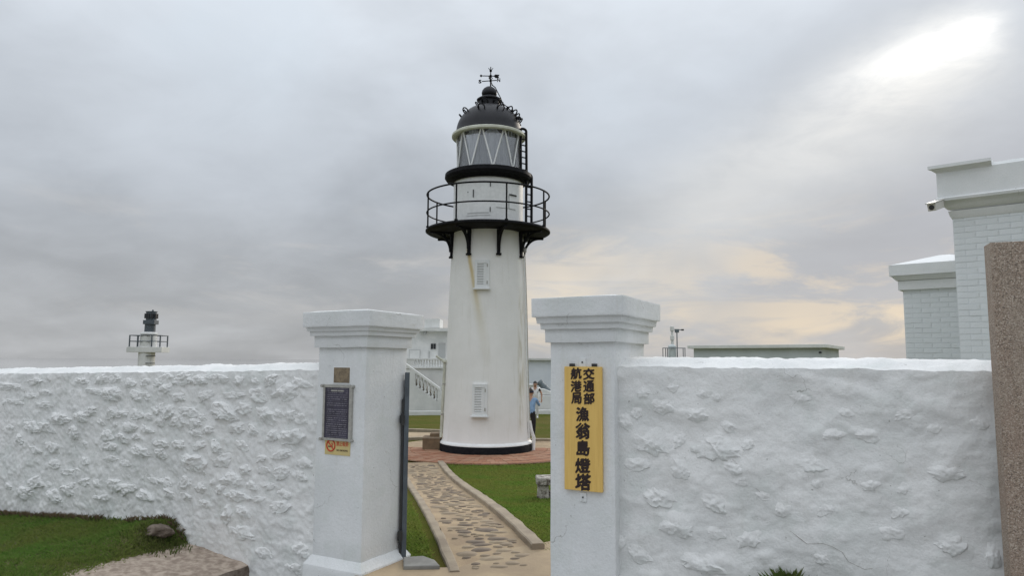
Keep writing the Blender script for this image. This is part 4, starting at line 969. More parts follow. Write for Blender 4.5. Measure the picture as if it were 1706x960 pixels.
# brown box at the tower's foot
bx = ground_hit(718, 751); bz = gz(bx.y)
bxr = thing('concrete_box', 'low brown concrete box at the left foot of the lighthouse', 'box', Vector((bx.x, bx.y, bz)))
w_ = mpx(14.5, 740, bx.y); hb_ = mpx(22, 740, bx.y)
MB().box(bx.x - w_, bx.x + w_, bx.y, bx.y + .5, bz - .02, bz + hb_).build('body', M['boxbrown'], bxr, bevel=.015)
MB().box(bx.x - w_ * .2, bx.x + w_ * 1.0, bx.y + .1, bx.y + .55, bz + hb_ + .002, bz + hb_ + .09).build('lid', M['boxbrown'], bxr, bevel=.01)
MB().box(bx.x - w_ - .015, bx.x + w_ + .015, bx.y - .015, bx.y + .52, bz + hb_ - .05, bz + hb_ - .01).build('rim', M['kerb'], bxr, bevel=.006)

# coral stone bench on the right lawn
bc = ground_hit(905, 832); zc_ = gz(bc.y)
cb_ = thing('stone_bench', 'weathered coral stone bench on the lawn behind the right pillar', 'bench', Vector((bc.x, bc.y, zc_)))
wl = bc.x - mpx(11, 815, bc.y)
MB().box(wl, wl + 1.15, bc.y, bc.y + .42, zc_ + .21, zc_ + .33).build('seat', M['coral'], cb_, bevel=.02, jitter=.03, subdiv=5, smooth=50)
MB().box(wl + .02, wl + .20, bc.y + .05, bc.y + .38, zc_ - .03, zc_ + .20).build('leg', M['coral'], cb_, bevel=.02, jitter=.04, subdiv=5, smooth=50)
MB().box(wl + .85, wl + 1.05, bc.y + .05, bc.y + .38, zc_ - .03, zc_ + .20).build('leg', M['coral'], cb_, bevel=.02, jitter=.04, subdiv=5, smooth=50)
MB().box(wl + .10, wl + .95, bc.y + .12, bc.y + .30, zc_ - .02, zc_ + .09).build('stretcher', M['coral'], cb_, bevel=.02, jitter=.04, subdiv=5, smooth=50)

# ------------------------------------------------------------------ things behind the lighthouse
def kerbline(px0, py0, px1, py1, wid, hgt, lab, mat='kerb'):
    a, b_ = ground_hit(px0, py0), ground_hit(px1, py1); d = (b_ - a); d.z = 0; n_ = Vector((-d.y, d.x, 0)).normalized()
    o = MB().obox(Vector((a.x, a.y, gz(a.y) - .1)), d, n_ * wid, UP * (hgt + .1)).build('lawn_kerb', M[mat], bevel=.01)
    setp(o, lab, 'kerb')
kerbline(600, 716, 800, 723, .22, .08, 'low kerb along the lawn behind the brown box')
kerbline(560, 692, 800, 691, .22, .16, 'thin pale kerb across the far lawn in front of the stairs', 'farwhite')
kerbline(800, 735, 1000, 737, .22, .08, 'low kerb of the lawn right of the lighthouse foot')
kerbline(830, 690, 1000, 689, .25, .16, 'thin pale kerb across the far lawn below the cannon', 'farwhite')
kerbline(600, 737, 712, 732, .2, .07, 'short kerb of the small lawn left of the brown box')
a_, b_ = ground_hit(600, 731), ground_hit(760, 724)
mb = MB(); q = [ground_hit(600, 735), ground_hit(715, 731), ground_hit(760, 729), ground_hit(760, 723), ground_hit(600, 719)]
mb.prism([Vector((p.x, p.y, gz(p.y) - .02)) for p in q], (0, 0, .035)); setp(mb.build('footpath', M['sand']), kind='structure')

# white house with balustrade and outside stairs
HY = 37.0; hzb = gz(HY) - .1
def hp(px, py, Y=HY): return at(px, py, Y)
hs = thing('white_house', 'white flat roofed house with roof terrace and outside stairs behind the lighthouse', 'house', Vector((hp(700, 680).x, HY, hzb)))
x0, x1 = xcol(640, 600, HY + 3), xcol(800, 600, HY + 3)
MB().box(x0, x1, HY + 3, HY + 9, hzb, zrow(553, HY + 3)).build('wall', M['farwhite'], hs)
MB().box(xcol(697, 550, HY + 3), x1 + .3, HY + 2.55, HY + 9.3, zrow(552.5, HY + 2.6), zrow(547.5, HY + 2.6)).build('roof', M['farwhite'], hs)
MB().box(xcol(707, 540, HY + 3.5), xcol(732, 540, HY + 3.5), HY + 3.5, HY + 5, zrow(552, HY + 3.5), zrow(532, HY + 3.5)).build('roof_box', M['farwhite'], hs)
MB().box(xcol(718, 540, HY + 3.5), xcol(733, 540, HY + 3.5), HY + 3.4, HY + 5.2, zrow(547, HY + 3.5), zrow(532.5, HY + 3.5)).build('water_tank', M['farwhite'], hs)
wY = HY + 3 - .03
wn = MB().box(xcol(717, 578, wY), xcol(727, 578, wY), wY - .03, wY + .02, zrow(583.5, wY), zrow(573, wY)).build('window', M['farwhite'], hs)
for i in range(2): MB().box(xcol(717.8 + 4.4 * i, 578, wY), xcol(721.8 + 4.4 * i, 578, wY), wY - .045, wY - .031, zrow(582.8, wY), zrow(573.7, wY)).build('pane', M['glassdark'], wn)
MB().box(xcol(730.5, 585, wY), xcol(741.5, 585, wY), wY - .04, wY + .02, zrow(600, wY), zrow(573, wY)).build('door', M['greydoor'], hs)
dr = MB().box(xcol(682, 590, wY), xcol(700, 590, wY), wY - .04, wY + .02, zrow(603, wY), zrow(584, wY)).build('door', M['farwhite'], hs)
for a, b2, c, d in ((682, 700, 584.6, 584), (682, 682.6, 603, 584), (699.4, 700, 603, 584)): MB().box(xcol(a, 590, wY), xcol(b2, 590, wY), wY - .05, wY - .041, zrow(c, wY), zrow(d, wY)).build('frame', M['greydoor'], dr)
MB().box(xcol(714.5, 590, wY), xcol(715.5, 590, wY), wY - .06, wY + .01, zrow(600, wY), zrow(586, wY)).build('downpipe', M['greydoor'], hs)
lamp_o = MB().box(xcol(706, 560, wY), xcol(711, 560, wY), wY - .3, wY, zrow(558, wY), zrow(553.5, wY)).build('flood_lamp', M['greydoor'], hs, bevel=.02)
# terrace in front with balustrade
tz = zrow(613.5, HY); tx0, tx1 = xcol(640, 613, HY), xcol(800, 613, HY)
MB().box(tx0, tx1, HY, HY + 2.99, hzb, tz - .06).build('terrace', M['farwhite'], hs)
MB().box(tx0, tx1, HY - .08, HY + .25, tz - .059, tz + .02).build('terrace_edge', M['farwhite'], hs, bevel=.01)
tt = zrow(601, HY); MB().box(xcol(676, 600, HY), tx1, HY - .05, HY + .2, tt, zrow(598, HY)).build('balustrade_rail', M['farwhite'], hs, bevel=.01)
MB().box(xcol(676, 600, HY), xcol(690, 600, HY), HY - .03, HY + .18, tz + .021, tt - .002).build('balustrade_pier', M['farwhite'], hs)
bal = MB().lathe([(.045, 0), (.05, .04), (.03, .07), (.055, .18), (.05, .24), (.028, .30), (.045, tt - tz - .04), (.05, tt - tz - .022)], (0, 0, 0), 10)
def hbal(x, y, z):
    b3 = MB(); b3.v = [p + Vector((x, y, z)) for p in bal.v]; b3.f = bal.f; return b3.build('baluster', M['farwhite'], hs, smooth=60)
for i in range(12): hbal(xcol(692.5 + i * 4.6, 607, HY), HY + .07, tz + .021)
# stairs descending to the right
SYf = HY - 1.3
pA, pB = hp(676, 611, SYf), hp(733, 652, SYf); dd = (pB - pA); 
ext = dd * .10
mb = MB(); up1 = UP * .16
mb.obox(pA - ext, dd * 1.10 - ext * .0, Vector((0, .28, 0)), up1); mb.build('stair_rail', M['farwhite'], hs, bevel=.02)
off = UP * -.60
poly = [pA + off - ext, pB + off + dd * .05, Vector((pB.x + dd.x * .05, SYf, hzb)), Vector((pA.x - ext.x, SYf, hzb))]
MB().prism(poly, (0, 1.25, 0)).build('stair_flight', M['farwhite'], hs)
MB().box(xcol(676, 640, SYf), xcol(692, 640, SYf), SYf + .001, SYf + .27, hzb, hp(684, 617, SYf).z).build('stair_pier', M['farwhite'], hs)
MB().box(pB.x + dd.x * .0 - .12, pB.x + .18, SYf - .03, SYf + .32, hzb, pB.z - .02).build('newel', M['farwhite'], hs)
for i in range(6):
    t_ = .36 + i * .105; p = pA + dd * t_
    mb = MB(); mb.lathe([(.07, 0), (.075, .08), (.045, .13), (.085, .30), (.07, .42), (.045, .50), (.07, .60)], Vector((p.x, SYf + .14, p.z - .60)), 10)
    mb.build('baluster', M['farwhite'], hs, smooth=60)
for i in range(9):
    t_ = .05 + i * .105; p = pA + dd * t_; MB().box(p.x, p.x + dd.x * .105, SYf + .32, SYf + 1.2, p.z - .62, p.z - .45).build('step', M['kerb'], hs)  # darker tone than the house paints in the shade between the balusters
# long low block behind on the right
o = thing('low_block', 'pale blue grey flat roofed block seen between the tower and the right pillar', 'building', Vector((at(900, 640, 52).x, 52, gz(52) - .1)))
MB().box(xcol(850, 600, 52), xcol(1010, 600, 52), 52, 60, gz(52) - .1, zrow(600, 52)).build('wall', M['fargrey'], o)
MB().box(xcol(846, 600, 51.7), xcol(1014, 600, 51.7), 51.7, 60.3, zrow(599.8, 51.7), zrow(597, 51.7)).build('roof', M['farwhite'], o)
# white wall in front of it
o = thing('parapet_wall', 'low white wall behind the waving person', 'wall', Vector((at(880, 650, 42).x, 42, gz(42))))
MB().box(xcol(845, 645, 42), xcol(893, 645, 42), 42, 42.4, gz(42) - .1, zrow(643, 42)).build('wall', M['farwhite'], o, bevel=.02)
MB().box(xcol(843, 645, 42), xcol(894, 645, 42), 41.95, 42.45, zrow(643, 42) + .001, zrow(640.5, 42)).build('coping', M['farwhite'], o, bevel=.02)
# cannon on its white plinth
CY = 36.0
cr = thing('cannon_plinth', 'white stepped plinth carrying the grey cannon', 'plinth', Vector((xcol(930, 670, CY), CY, gz(CY))))
MB().box(xcol(892, 665, CY), xcol(985, 665, CY), CY, CY + 2.2, gz(CY) - .1, zrow(659, CY)).build('base', M['farwhite'], cr, bevel=.03)
p4 = [at(896, 658.5, CY + .1), at(899, 647.5, CY + .5), at(907, 648.5, CY + .5), at(916, 652, CY + .5), at(990, 652, CY + .5), at(990, 658.5, CY + .1)]
MB().prism([Vector((p.x, CY + .12, p.z)) for p in p4], (0, 1.9, 0)).build('saddle', M['farwhite'], cr, bevel=.02)
ca, cbb = at(897.5, 636, CY + .9), at(950, 690, CY + 1.4)
cd = (at(921, 661.5, CY + .9) - ca); 
cn = thing('cannon', 'blue grey cannon barrel raised on the white plinth', 'cannon', ca + cd * 1.2)
tubes = [ca, ca + cd * .04, ca + cd * .12, ca + cd * .14, ca + cd * .7, ca + cd * .72, ca + cd * 1.2, ca + cd * 1.26]
MB().tube(tubes, [.17, .19, .18, .15, .19, .22, .25, .15], 20).build('barrel', M['cannon'], cn, smooth=40)
MB().tube([ca + cd * .36, ca + cd * .39], .195, 20).build('band', M['cannon'], cn, smooth=40)
MB().tube([ca + cd * .75 + Vector((0, -.5, 0)), ca + cd * .75 + Vector((0, .5, 0))], .08, 12).build('trunnion', M['cannon'], cn, smooth=40)
MB().tube([ca - cd * .002, ca + cd * .02], .11, 16).build('muzzle_bore', M['glassdark'], cn)

# ------------------------------------------------------------------ people
def person(label, foot, height, yaw, pose, mats, extra=None):
    """pose: dict joint -> (x right, y forward, z up) as fraction of height; mats: tag -> material"""
    root = thing('person', label, 'person', foot)
    J = pose; H_ = height
    bones = [('pel', 'spine', 'top'), ('spine', 'chest', 'top'), ('chest', 'neck', 'skin'), ('neck', 'jaw', 'skin'), ('jaw', 'head', 'skin'), ('head', 'crown', 'hair')]
    for s_ in 'lr':
        bones += [('chest', 'sh' + s_, 'top'), ('sh' + s_, 'mid' + s_, 'sleeve'), ('mid' + s_, 'el' + s_, 'arm'), ('el' + s_, 'wr' + s_, 'arm'), ('wr' + s_, 'ha' + s_, 'skin'),
                  ('pel', 'hi' + s_, 'leg'), ('hi' + s_, 'kn' + s_, 'leg'), ('kn' + s_, 'an' + s_, 'leg'), ('an' + s_, 'to' + s_, 'shoe')]
    rad = dict(pel=.085, spine=.075, chest=.085, neck=.034, jaw=.045, head=.058, crown=.045)
    for s_ in 'lr': rad.update({'sh' + s_: .040, 'mid' + s_: .031, 'el' + s_: .025, 'wr' + s_: .017, 'ha' + s_: .020, 'hi' + s_: .062, 'kn' + s_: .040, 'an' + s_: .026, 'to' + s_: .024})
    for s_ in 'lr': J.setdefault('mid' + s_, tuple((Vector(J['sh' + s_]) * .5 + Vector(J['el' + s_]) * .5)))
    names = list(dict.fromkeys(n for b_ in bones for n in b_[:2]))
    cy_, sy_ = math.cos(yaw), math.sin(yaw)
    def L(n): x, y, z = J[n]; return Vector((x * cy_ - y * sy_, x * sy_ + y * cy_, z)) * H_
    # fingers: four fingers and a thumb rooted in each palm
    pos = [L(n) for n in names]; rads = [rad[n] * H_ for n in names]; edges = [(names.index(a), names.index(b_)) for a, b_, _ in bones]; tags = [t for *_, t in bones]
    me = bpy.data.meshes.new('body'); me.from_pydata([tuple(p) for p in pos], edges, [])
    ob = bpy.data.objects.new('body', me); col.objects.link(ob)
    sk = ob.modifiers.new('skin', 'SKIN'); sk.branch_smoothing = .3; sk.use_smooth_shade = True
    for i, v in enumerate(me.skin_vertices[0].data):
        r = rads[i]; v.radius = (r, r * (1.25 if names[i] in ('pel', 'spine', 'chest') else 1)); v.use_root = (names[i] == 'pel')
    ss = ob.modifiers.new('sub', 'SUBSURF'); ss.levels = 2; ss.render_levels = 2
    dg = bpy.context.evaluated_depsgraph_get(); dg.update()
    fin = bpy.data.meshes.new_from_object(ob.evaluated_get(dg)); bpy.data.objects.remove(ob)
    bm = bmesh.new(); bm.from_mesh(fin)
    for s_ in 'lr':
        wv, hv = L('wr' + s_), L('ha' + s_); d = (hv - wv).normalized(); sd = d.cross(Vector((0.3, 1, .2))).normalized(); pm = d.cross(sd)
        for k, (of, ln_) in enumerate(((-.016, .040), (-.006, .047), (.004, .044), (.013, .034), (.018, .030))):
            base_ = hv + sd * of * H_ + (d * (.008 if k < 4 else -.018)) * H_
            dr_ = d if k < 4 else (d * .6 + sd * .8).normalized()
            tip = base_ + dr_ * ln_ * H_ + pm * .010 * H_; mid_ = base_ + dr_ * ln_ * .55 * H_
            fb = MB().tube([base_ - dr_ * .01 * H_, mid_, tip], [.0065 * H_, .006 * H_, .004 * H_], 6)
            vv = [bm.verts.new(p) for p in fb.v]
            for f in fb.f: bm.faces.new([vv[i] for i in f])
    bm.to_mesh(fin); bm.free()
    mlist = []
    for t in tags + ['skin']:
        if mats[t] not in mlist: mlist.append(mats[t])
    fin.materials.clear()
    for m_ in mlist: fin.materials.append(m_)
    segs = [(pos[a], pos[b_], t) for (a, b_), t in zip(edges, tags)]
    for p in fin.polygons:
        c = p.center; best = None
        for a, b_, t in segs:
            ab = b_ - a; k = max(0, min(1, (c - a).dot(ab) / ab.length_squared)); d = (a + ab * k - c).length
            if best is None or d < best[0]: best = (d, t)
        p.material_index = mlist.index(mats[best[1]]); p.use_smooth = True
    bo = bpy.data.objects.new('body', fin); col.objects.link(bo); bo.parent = root; ORIG[bo.name] = Vector(foot)
    # face and hair
    hd_ = L('head'); fw_ = Vector((-sy_, cy_, 0)) * H_; rt = Vector((cy_, sy_, 0)) * H_
    o3 = Vector(foot)
    MB().lathe([(.0, .030 * H_), (.016 * H_, .027 * H_), (.040 * H_, .014 * H_), (.054 * H_, -.012 * H_), (.057 * H_, -.03 * H_)], o3 + L('crown') + UP * .018 * H_ - fw_ * .008, 18).build('hair', mats['hair'], root, smooth=60)
    for sx in (-1, 1):
        MB().lathe([(0, -.012 * H_), (.008 * H_, -.006 * H_), (.008 * H_, .006 * H_), (0, .012 * H_)], o3 + hd_ + rt * sx * .058 - UP * .012 * H_, 8).build('ear', mats['skin'], root, smooth=60)
        MB().lathe([(0, -.004 * H_), (.005 * H_, 0), (0, .004 * H_)], o3 + hd_ + rt * sx * .021 + fw_ * .054 - UP * .006 * H_, 8).build('eye', M['hair'], root, smooth=60)
    MB().lathe([(0, -.012 * H_), (.008 * H_, -.008 * H_), (.003 * H_, .010 * H_), (0, .012 * H_)], o3 + hd_ + fw_ * .060 - UP * .018 * H_, 8).build('nose', mats['skin'], root, smooth=60)
    MB().cbox(o3 + hd_ + fw_ * .052 - UP * .040 * H_, rt * .03, fw_ * .008, UP * .006 * H_).build('mouth', M['red'], root, bevel=.002)
    return root, L
stand = dict(pel=(0, 0, .52), spine=(0, .005, .62), chest=(0, 0, .74), neck=(0, .005, .845), jaw=(0, .015, .875), head=(0, .012, .925), crown=(0, .004, .955),
             hil=(-.055, 0, .50), knl=(-.060, .015, .28), anl=(-.060, -.01, .045), tol=(-.065, .075, .022), hir=(.055, 0, .50), knr=(.060, .015, .28), anr=(.060, -.01, .045), tor=(.065, .075, .022))
mp = ground_hit(884.5, 741)
man = dict(stand, shl=(-.105, 0, .795), ell=(-.14, .02, .63), wrl=(-.12, .12, .56), hal=(-.11, .16, .56), shr=(.105, 0, .795), elr=(.15, .10, .68), wrr=(.12, .24, .71), har=(.115, .285, .725))
pm_, Lm = person('person in blue shirt, dark trousers and navy cap beside the lighthouse', Vector((mp.x, mp.y + .6, gz(mp.y + .6))), 1.70, R(-12), man,
       dict(top=M['blueshirt'], sleeve=M['blueshirt'], arm=M['blueshirt'], leg=M['trousers'], shoe=M['darksteel'], skin=M['skin'], hair=M['hair']))
fo = ORIG[pm_.name]; cc = fo + Lm('crown')
MB().lathe([(.0, .062), (.05, .055), (.085, .025), (.105, -.02), (.108, -.05), (.100, -.05)], cc + UP * .005, 20).build('cap', M['navy'], pm_, smooth=50)
fwv = Vector((math.sin(R(12)), math.cos(R(12)), 0)); MB().obox(cc - UP * .045 - Vector((fwv.y, -fwv.x, 0)) * .07 + fwv * .08, Vector((fwv.y, -fwv.x, 0)) * .14, fwv * .10, UP * .012).build('cap_peak', M['navy'], pm_, bevel=.004)
wp = ground_hit(891.5, 698)
wav = dict(stand, shl=(.105, 0, .795), ell=(.175, .03, .66), wrl=(.165, .08, .53), hal=(.165, .10, .48), shr=(-.105, 0, .795), elr=(-.20, .02, .80), wrr=(-.215, .03, .94), har=(-.215, .03, .985))
wav = {k: (-v[0], v[1], v[2]) for k, v in wav.items()}
person('person in white tee shirt with dark sleeves waving one raised arm', Vector((wp.x, wp.y, gz(wp.y))), mpx(62, 665, wp.y), R(180), wav,
       dict(top=M['tee'], sleeve=M['hair'], arm=M['skin'], leg=M['tee'], shoe=M['tee'], skin=M['skin'], hair=M['hair']))

# ------------------------------------------------------------------ small beacon tower on the left
BY = 48.0
bt = thing('beacon_tower', 'small white beacon tower with railed platform and dark lantern, beyond the left wall', 'tower', Vector((xcol(245, 640, BY), BY, -.8)))
bxc = xcol(245.5, 600, BY)
def BZ(py): return zrow(py, BY, 245)
def BW(w): return mpx(w, 570, BY)
MB().lathe([(BW(13.5), -.85), (BW(12.6), BZ(587))], (bxc - BW(1.5), BY, 0), 32).build('column', M['farwhite'], bt, smooth=40)
MB().cbox((bxc + BW(.5), BY, (BZ(587.5) + BZ(578.5)) / 2), Vector((BW(58), 0, 0)), Vector((0, BW(28), 0)), UP * (BZ(578.5) - BZ(587.5))).build('platform', M['farwhite'], bt, bevel=.02)
MB().lathe([(BW(13.2), BZ(579)), (BW(12.8), BZ(559)), (BW(12), BZ(558.3))], (bxc, BY, 0), 32).build('upper_column', M['farwhite'], bt, smooth=40)
MB().lathe([(BW(13.5), BZ(558)), (BW(13.5), BZ(556)), (BW(10), BZ(553.5))], (bxc + BW(.5), BY, 0), 32).build('lantern_base', M['farwhite'], bt, smooth=40)
MB().lathe([(BW(8.6), BZ(553.4)), (BW(8.4), BZ(541))], (bxc + BW(1.5), BY, 0), 20).build('lantern_drum', M['steel'], bt, smooth=40)
MB().cbox((bxc + BW(3.5), BY - .1, (BZ(540.8) + BZ(534)) / 2), Vector((BW(19), 0, 0)), Vector((0, .6, 0)), UP * (BZ(534) - BZ(540.8))).build('lamp_tray', M['steel'], bt, bevel=.01)
MB().lathe([(BW(8.2), BZ(533.8)), (BW(8.2), BZ(520.5)), (BW(9.3), BZ(520)), (BW(9.3), BZ(519.2)), (BW(2), BZ(518.5))], (bxc + BW(2.5), BY, 0), 20).build('lamp', M['steel'], bt, smooth=40)
for k in range(10):
    a = 2 * math.pi * k / 10; MB().cbox(Vector((bxc + BW(2.5) + BW(8.3) * math.sin(a), BY - BW(8.3) * math.cos(a), (BZ(533) + BZ(521)) / 2)), Vector((.14, 0, 0)), Vector((0, .14, 0)), UP * (BZ(523) - BZ(531))).build('lamp_lens', M['glassdark'], bt)
MB().tube([Vector((bxc + BW(4), BY, BZ(519))), Vector((bxc + BW(5), BY, BZ(516.5)))], .06, 8).build('finial', M['steel'], bt)
hw_, hd2 = BW(28), BW(12.5)
cors = [Vector((bxc + BW(.5) + sx * hw_ * .9, BY + sy * hd2, BZ(579))) for sx, sy in ((-1, -1), (-.45, -1), (.45, -1), (1, -1), (1, 1), (0, 1), (-1, 1))]
for p in cors: MB().tube([p, p + UP * (BZ(559) - BZ(579))], .045, 6).build('rail_post', M['steel'], bt)
for hgt in (1.0, .5): MB().tube([p + UP * (BZ(559.5) - BZ(579)) * hgt for p in cors], .03, 6, closed=True).build('rail', M['steel'], bt)
for i in range(6):
    z = BZ(593.5) - i * (BZ(593.5) - BZ(605.5)) ; z = BZ(593.5 + 12 * i)
    MB().tube([Vector((bxc + BW(4), BY - BW(13), z)), Vector((bxc + BW(18), BY - BW(10), z))], .03, 6).build('rung', M['darksteel'], bt)

# ------------------------------------------------------------------ flat roofed building and instrument mast beyond the right wall
FY = 42.0
fb_ = thing('flat_roofed_building', 'long low grey green building with flat roof beyond the right wall', 'building', Vector((xcol(1270, 600, FY), FY, -.8)))
pa_, pb_, pc_ = at(1156, 600, FY + 3.2), at(1370, 600, FY - 2), at(1398, 600, FY + 4)
ztopf = zrow(580, FY - 1.2, 1300)
base_ = [Vector((p.x, p.y, -.85)) for p in (pa_, pb_, pc_)]; base_.append(base_[0] + base_[2] - base_[1])
MB().prism(base_, (0, 0, ztopf + .85)).build('wall', M['fargreen'], fb_)
cen = sum(base_, Vector()) / 4
rf = [Vector((p.x, p.y, ztopf + .002)) + (Vector((p.x, p.y, 0)) - Vector((cen.x, cen.y, 0))) * .085 for p in base_]
MB().prism(rf, (0, 0, .20)).build('roof', M['roofslab'], fb_, bevel=.02)
MB().cbox(Vector((at(1367, 584, FY - 2.2).x, FY - 2.15, zrow(584.5, FY - 2.2))), Vector((.12, 0, 0)), Vector((0, .15, 0)), UP * .12).build('wall_lamp', M['darksteel'], fb_, bevel=.02)
MY = 46.0
ms = thing('instrument_mast', 'white instrument post with railing and wind sensor beyond the right pillar', 'mast', Vector((xcol(1120, 600, MY), MY, -.8)))
def mz(py): return zrow(py, MY, 1120)
def mxx(px): return xcol(px, 570, MY)
MB().lathe([(mpx(6.5, 580, MY), -.85), (mpx(6.5, 580, MY), mz(577)), (mpx(3.5, 580, MY), mz(574.5))], (mxx(1119.5), MY, 0), 20).build('base_column', M['fargreen'], ms, smooth=40)
MB().lathe([(.09, mz(575)), (.09, mz(567)), (.14, mz(566.5)), (.14, mz(560)), (.08, mz(559.5)), (.08, mz(552)), (.13, mz(551.5)), (.13, mz(544.5)), (.03, mz(544))], (mxx(1120), MY, 0), 16).build('sensor_post', M['farwhite'], ms, smooth=30)
MB().tube([Vector((mxx(1128), MY, -.8)), Vector((mxx(1128), MY, mz(549)))], .035, 8).build('pole', M['steel'], ms)
MB().cbox((mxx(1128), MY, mz(551.5)), Vector((mpx(6.5, 550, MY), 0, 0)), Vector((0, .2, 0)), UP * mpx(6, 550, MY)).build('lamp_box', M['cannon'], ms, bevel=.02)
MB().tube([Vector((mxx(1121), MY, mz(549.3))), Vector((mxx(1137), MY, mz(549.8)))], .03, 6).build('arm', M['steel'], ms)
MB().cbox((mxx(1137.5), MY, mz(549.8)), Vector((.16, 0, 0)), Vector((0, .14, 0)), UP * .10).build('camera_head', M['darksteel'], ms, bevel=.02)
for px in (1102.5, 1107, 1110, 1126, 1136, 1139): MB().tube([Vector((mxx(px), MY - .3, -.8)), Vector((mxx(px), MY - .3, mz(580.5)))], .025, 6).build('rail_post', M['steel'], ms)
MB().tube([Vector((mxx(1102), MY - .3, mz(580.5))), Vector((mxx(1140), MY - .3, mz(580.5)))], .025, 6).build('rail', M['steel'], ms)

# ------------------------------------------------------------------ painted brick building on the right
BA = R(39.8); BT = Vector((math.cos(BA), -math.sin(BA), 0)); BN = Vector((math.sin(BA), math.cos(BA), 0))
def brick_face(root, o, length, z0, z1, depth, cap_n=300):
    """brick skin: every brick its own part; a core behind"""
    MB().obox(Vector((o.x, o.y, z0)) + BN * .002, BT * length, BN * depth, UP * (z1 - z0)).build('wall_core', M['joint'], root)
    bl, bh, j = .27, .085, .008
    full = MB().obox((0, 0, 0), BT * (bl - j), BN * .05, UP * (bh - j)); half = MB().obox((0, 0, 0), BT * (bl / 2 - j), BN * .05, UP * (bh - j))
    protos = {}
    n_rows = int((z1 - z0) / bh); cnt = 0
    for r in range(n_rows):
        z = z1 - (r + 1) * bh
        if z < zrow(640, o.y): break
        x = 0.0; first = True
        while x < length - .02:
            w = bl / 2 if (first and r % 2) else bl
            w = min(w, length - x); first = False
            key = round(w, 3)
            p = o + BT * x
            # only where the photograph shows it
            if cnt < cap_n and x < 1.15:
                if key not in protos:
                    ob = MB().obox((0, 0, 0), BT * (w - j * .7), BN * .05, UP * (bh - j)).build('brick', M['brickpaint'], root, bevel=.0025, origin=Vector((0, 0, 0)))
                    protos[key] = ob
                else:
                    ob = protos[key].copy(); col.objects.link(ob)
                ob.location = Vector((p.x, p.y, z)) - ORIG[root.name] + BT * (j / 2) - BN * (.001 + .004 * random.random())
                cnt += 1
            x += w
MAINY = 10.0
e0 = at(1593, 470, MAINY); e0 = Vector((e0.x, e0.y, 0))
rb = thing('brick_building', 'white painted brick building with stepped cornice at the right edge', 'building', Vector((e0.x, e0.y, -.3)))
zcor = zrow(350, MAINY, 1600)
brick_face(rb, e0, 4.2, -.3, zcor, .6)
MB().obox(Vector((e0.x, e0.y, -.3)) + BN * .62, BT * 4.2, BN * 3.4, UP * (zcor + .3)).build('wall', M['brickpaint'], rb)
def bprof(name, pts, o, length, root, mat='trim', back=.5):
    """pts: (outward, z) profile; extruded along BT; wraps past the left end"""
    poly = [o + BN * -a + UP * z for a, z in pts]
    over = max(a for a, z in pts)
    mb = MB(); n = len(pts)
    L_ = [o - BN * a - BT * max(a, 0) + UP * z for a, z in pts]; R_ = [o - BN * a + BT * length + UP * z for a, z in pts]
    fs = [tuple(range(n)), tuple(range(2 * n - 1, n - 1, -1))] + [((i + 1) % n, i, n + i, n + (i + 1) % n) for i in range(n)]
    mb.add(L_ + R_, fs); return mb.build(name, M[mat], root, smooth=30)
zz2 = lambda py: zrow(py, MAINY, 1600)
bprof('cornice', [(-.5, zz2(352)), (.0, zz2(352)), (.05, zz2(350)), (.09, zz2(345)), (.13, zz2(339)), (.17, zz2(337)), (.18, zz2(333)), (.16, zz2(331)), (-.5, zz2(331))], e0, 4.2, rb)
bprof('cornice', [(-.5, zz2(365)), (.008, zz2(365)), (.03, zz2(360)), (.045, zz2(352.5)), (-.5, zz2(352.5))], e0, 4.2, rb)
bprof('parapet', [(-.5, zz2(332)), (.15, zz2(332)), (.15, zz2(289)), (-.5, zz2(289))], e0, 4.2, rb)
cE = bprof('parapet_coping', [(-.5, zz2(290)), (.15, zz2(290)), (.20, zz2(286)), (.24, zz2(284)), (.24, zz2(279)), (-.5, zz2(277))], e0, .52, rb)
bprof('parapet_top', [(-.5, zz2(290)), (.14, zz2(289.5)), (.10, zz2(283)), (-.5, zz2(279))], e0 + BT * .525, 3.6, rb)
# camera on its bracket
cv = thing('security_camera', 'small white security camera on the corner of the brick building', 'camera', at(1559, 343, MAINY - .12))
c0 = ORIG[cv.name]; cdv = Vector((-.80, -.55, -.30)).normalized(); cside = cdv.cross(UP).normalized(); cup = cside.cross(cdv)
MB().cbox(c0, cdv * .26, cside * .115, cup * .105).build('housing', M['camwhite'], cv, bevel=.01)
MB().cbox(c0 + cup * .062 + cdv * .01, cdv * .31, cside * .13, cup * .014).build('sunshield', M['camwhite'], cv, bevel=.003)
MB().tube([c0 + cdv * .128, c0 + cdv * .136], .036, 14).build('lens', M['glassdark'], cv)
MB().tube([c0 - cdv * .05 - cup * .03, c0 - cdv * .13 - cup * .03, c0 - cdv * .22 - cup * .02], .018, 8).build('bracket', M['camwhite'], cv, smooth=50)
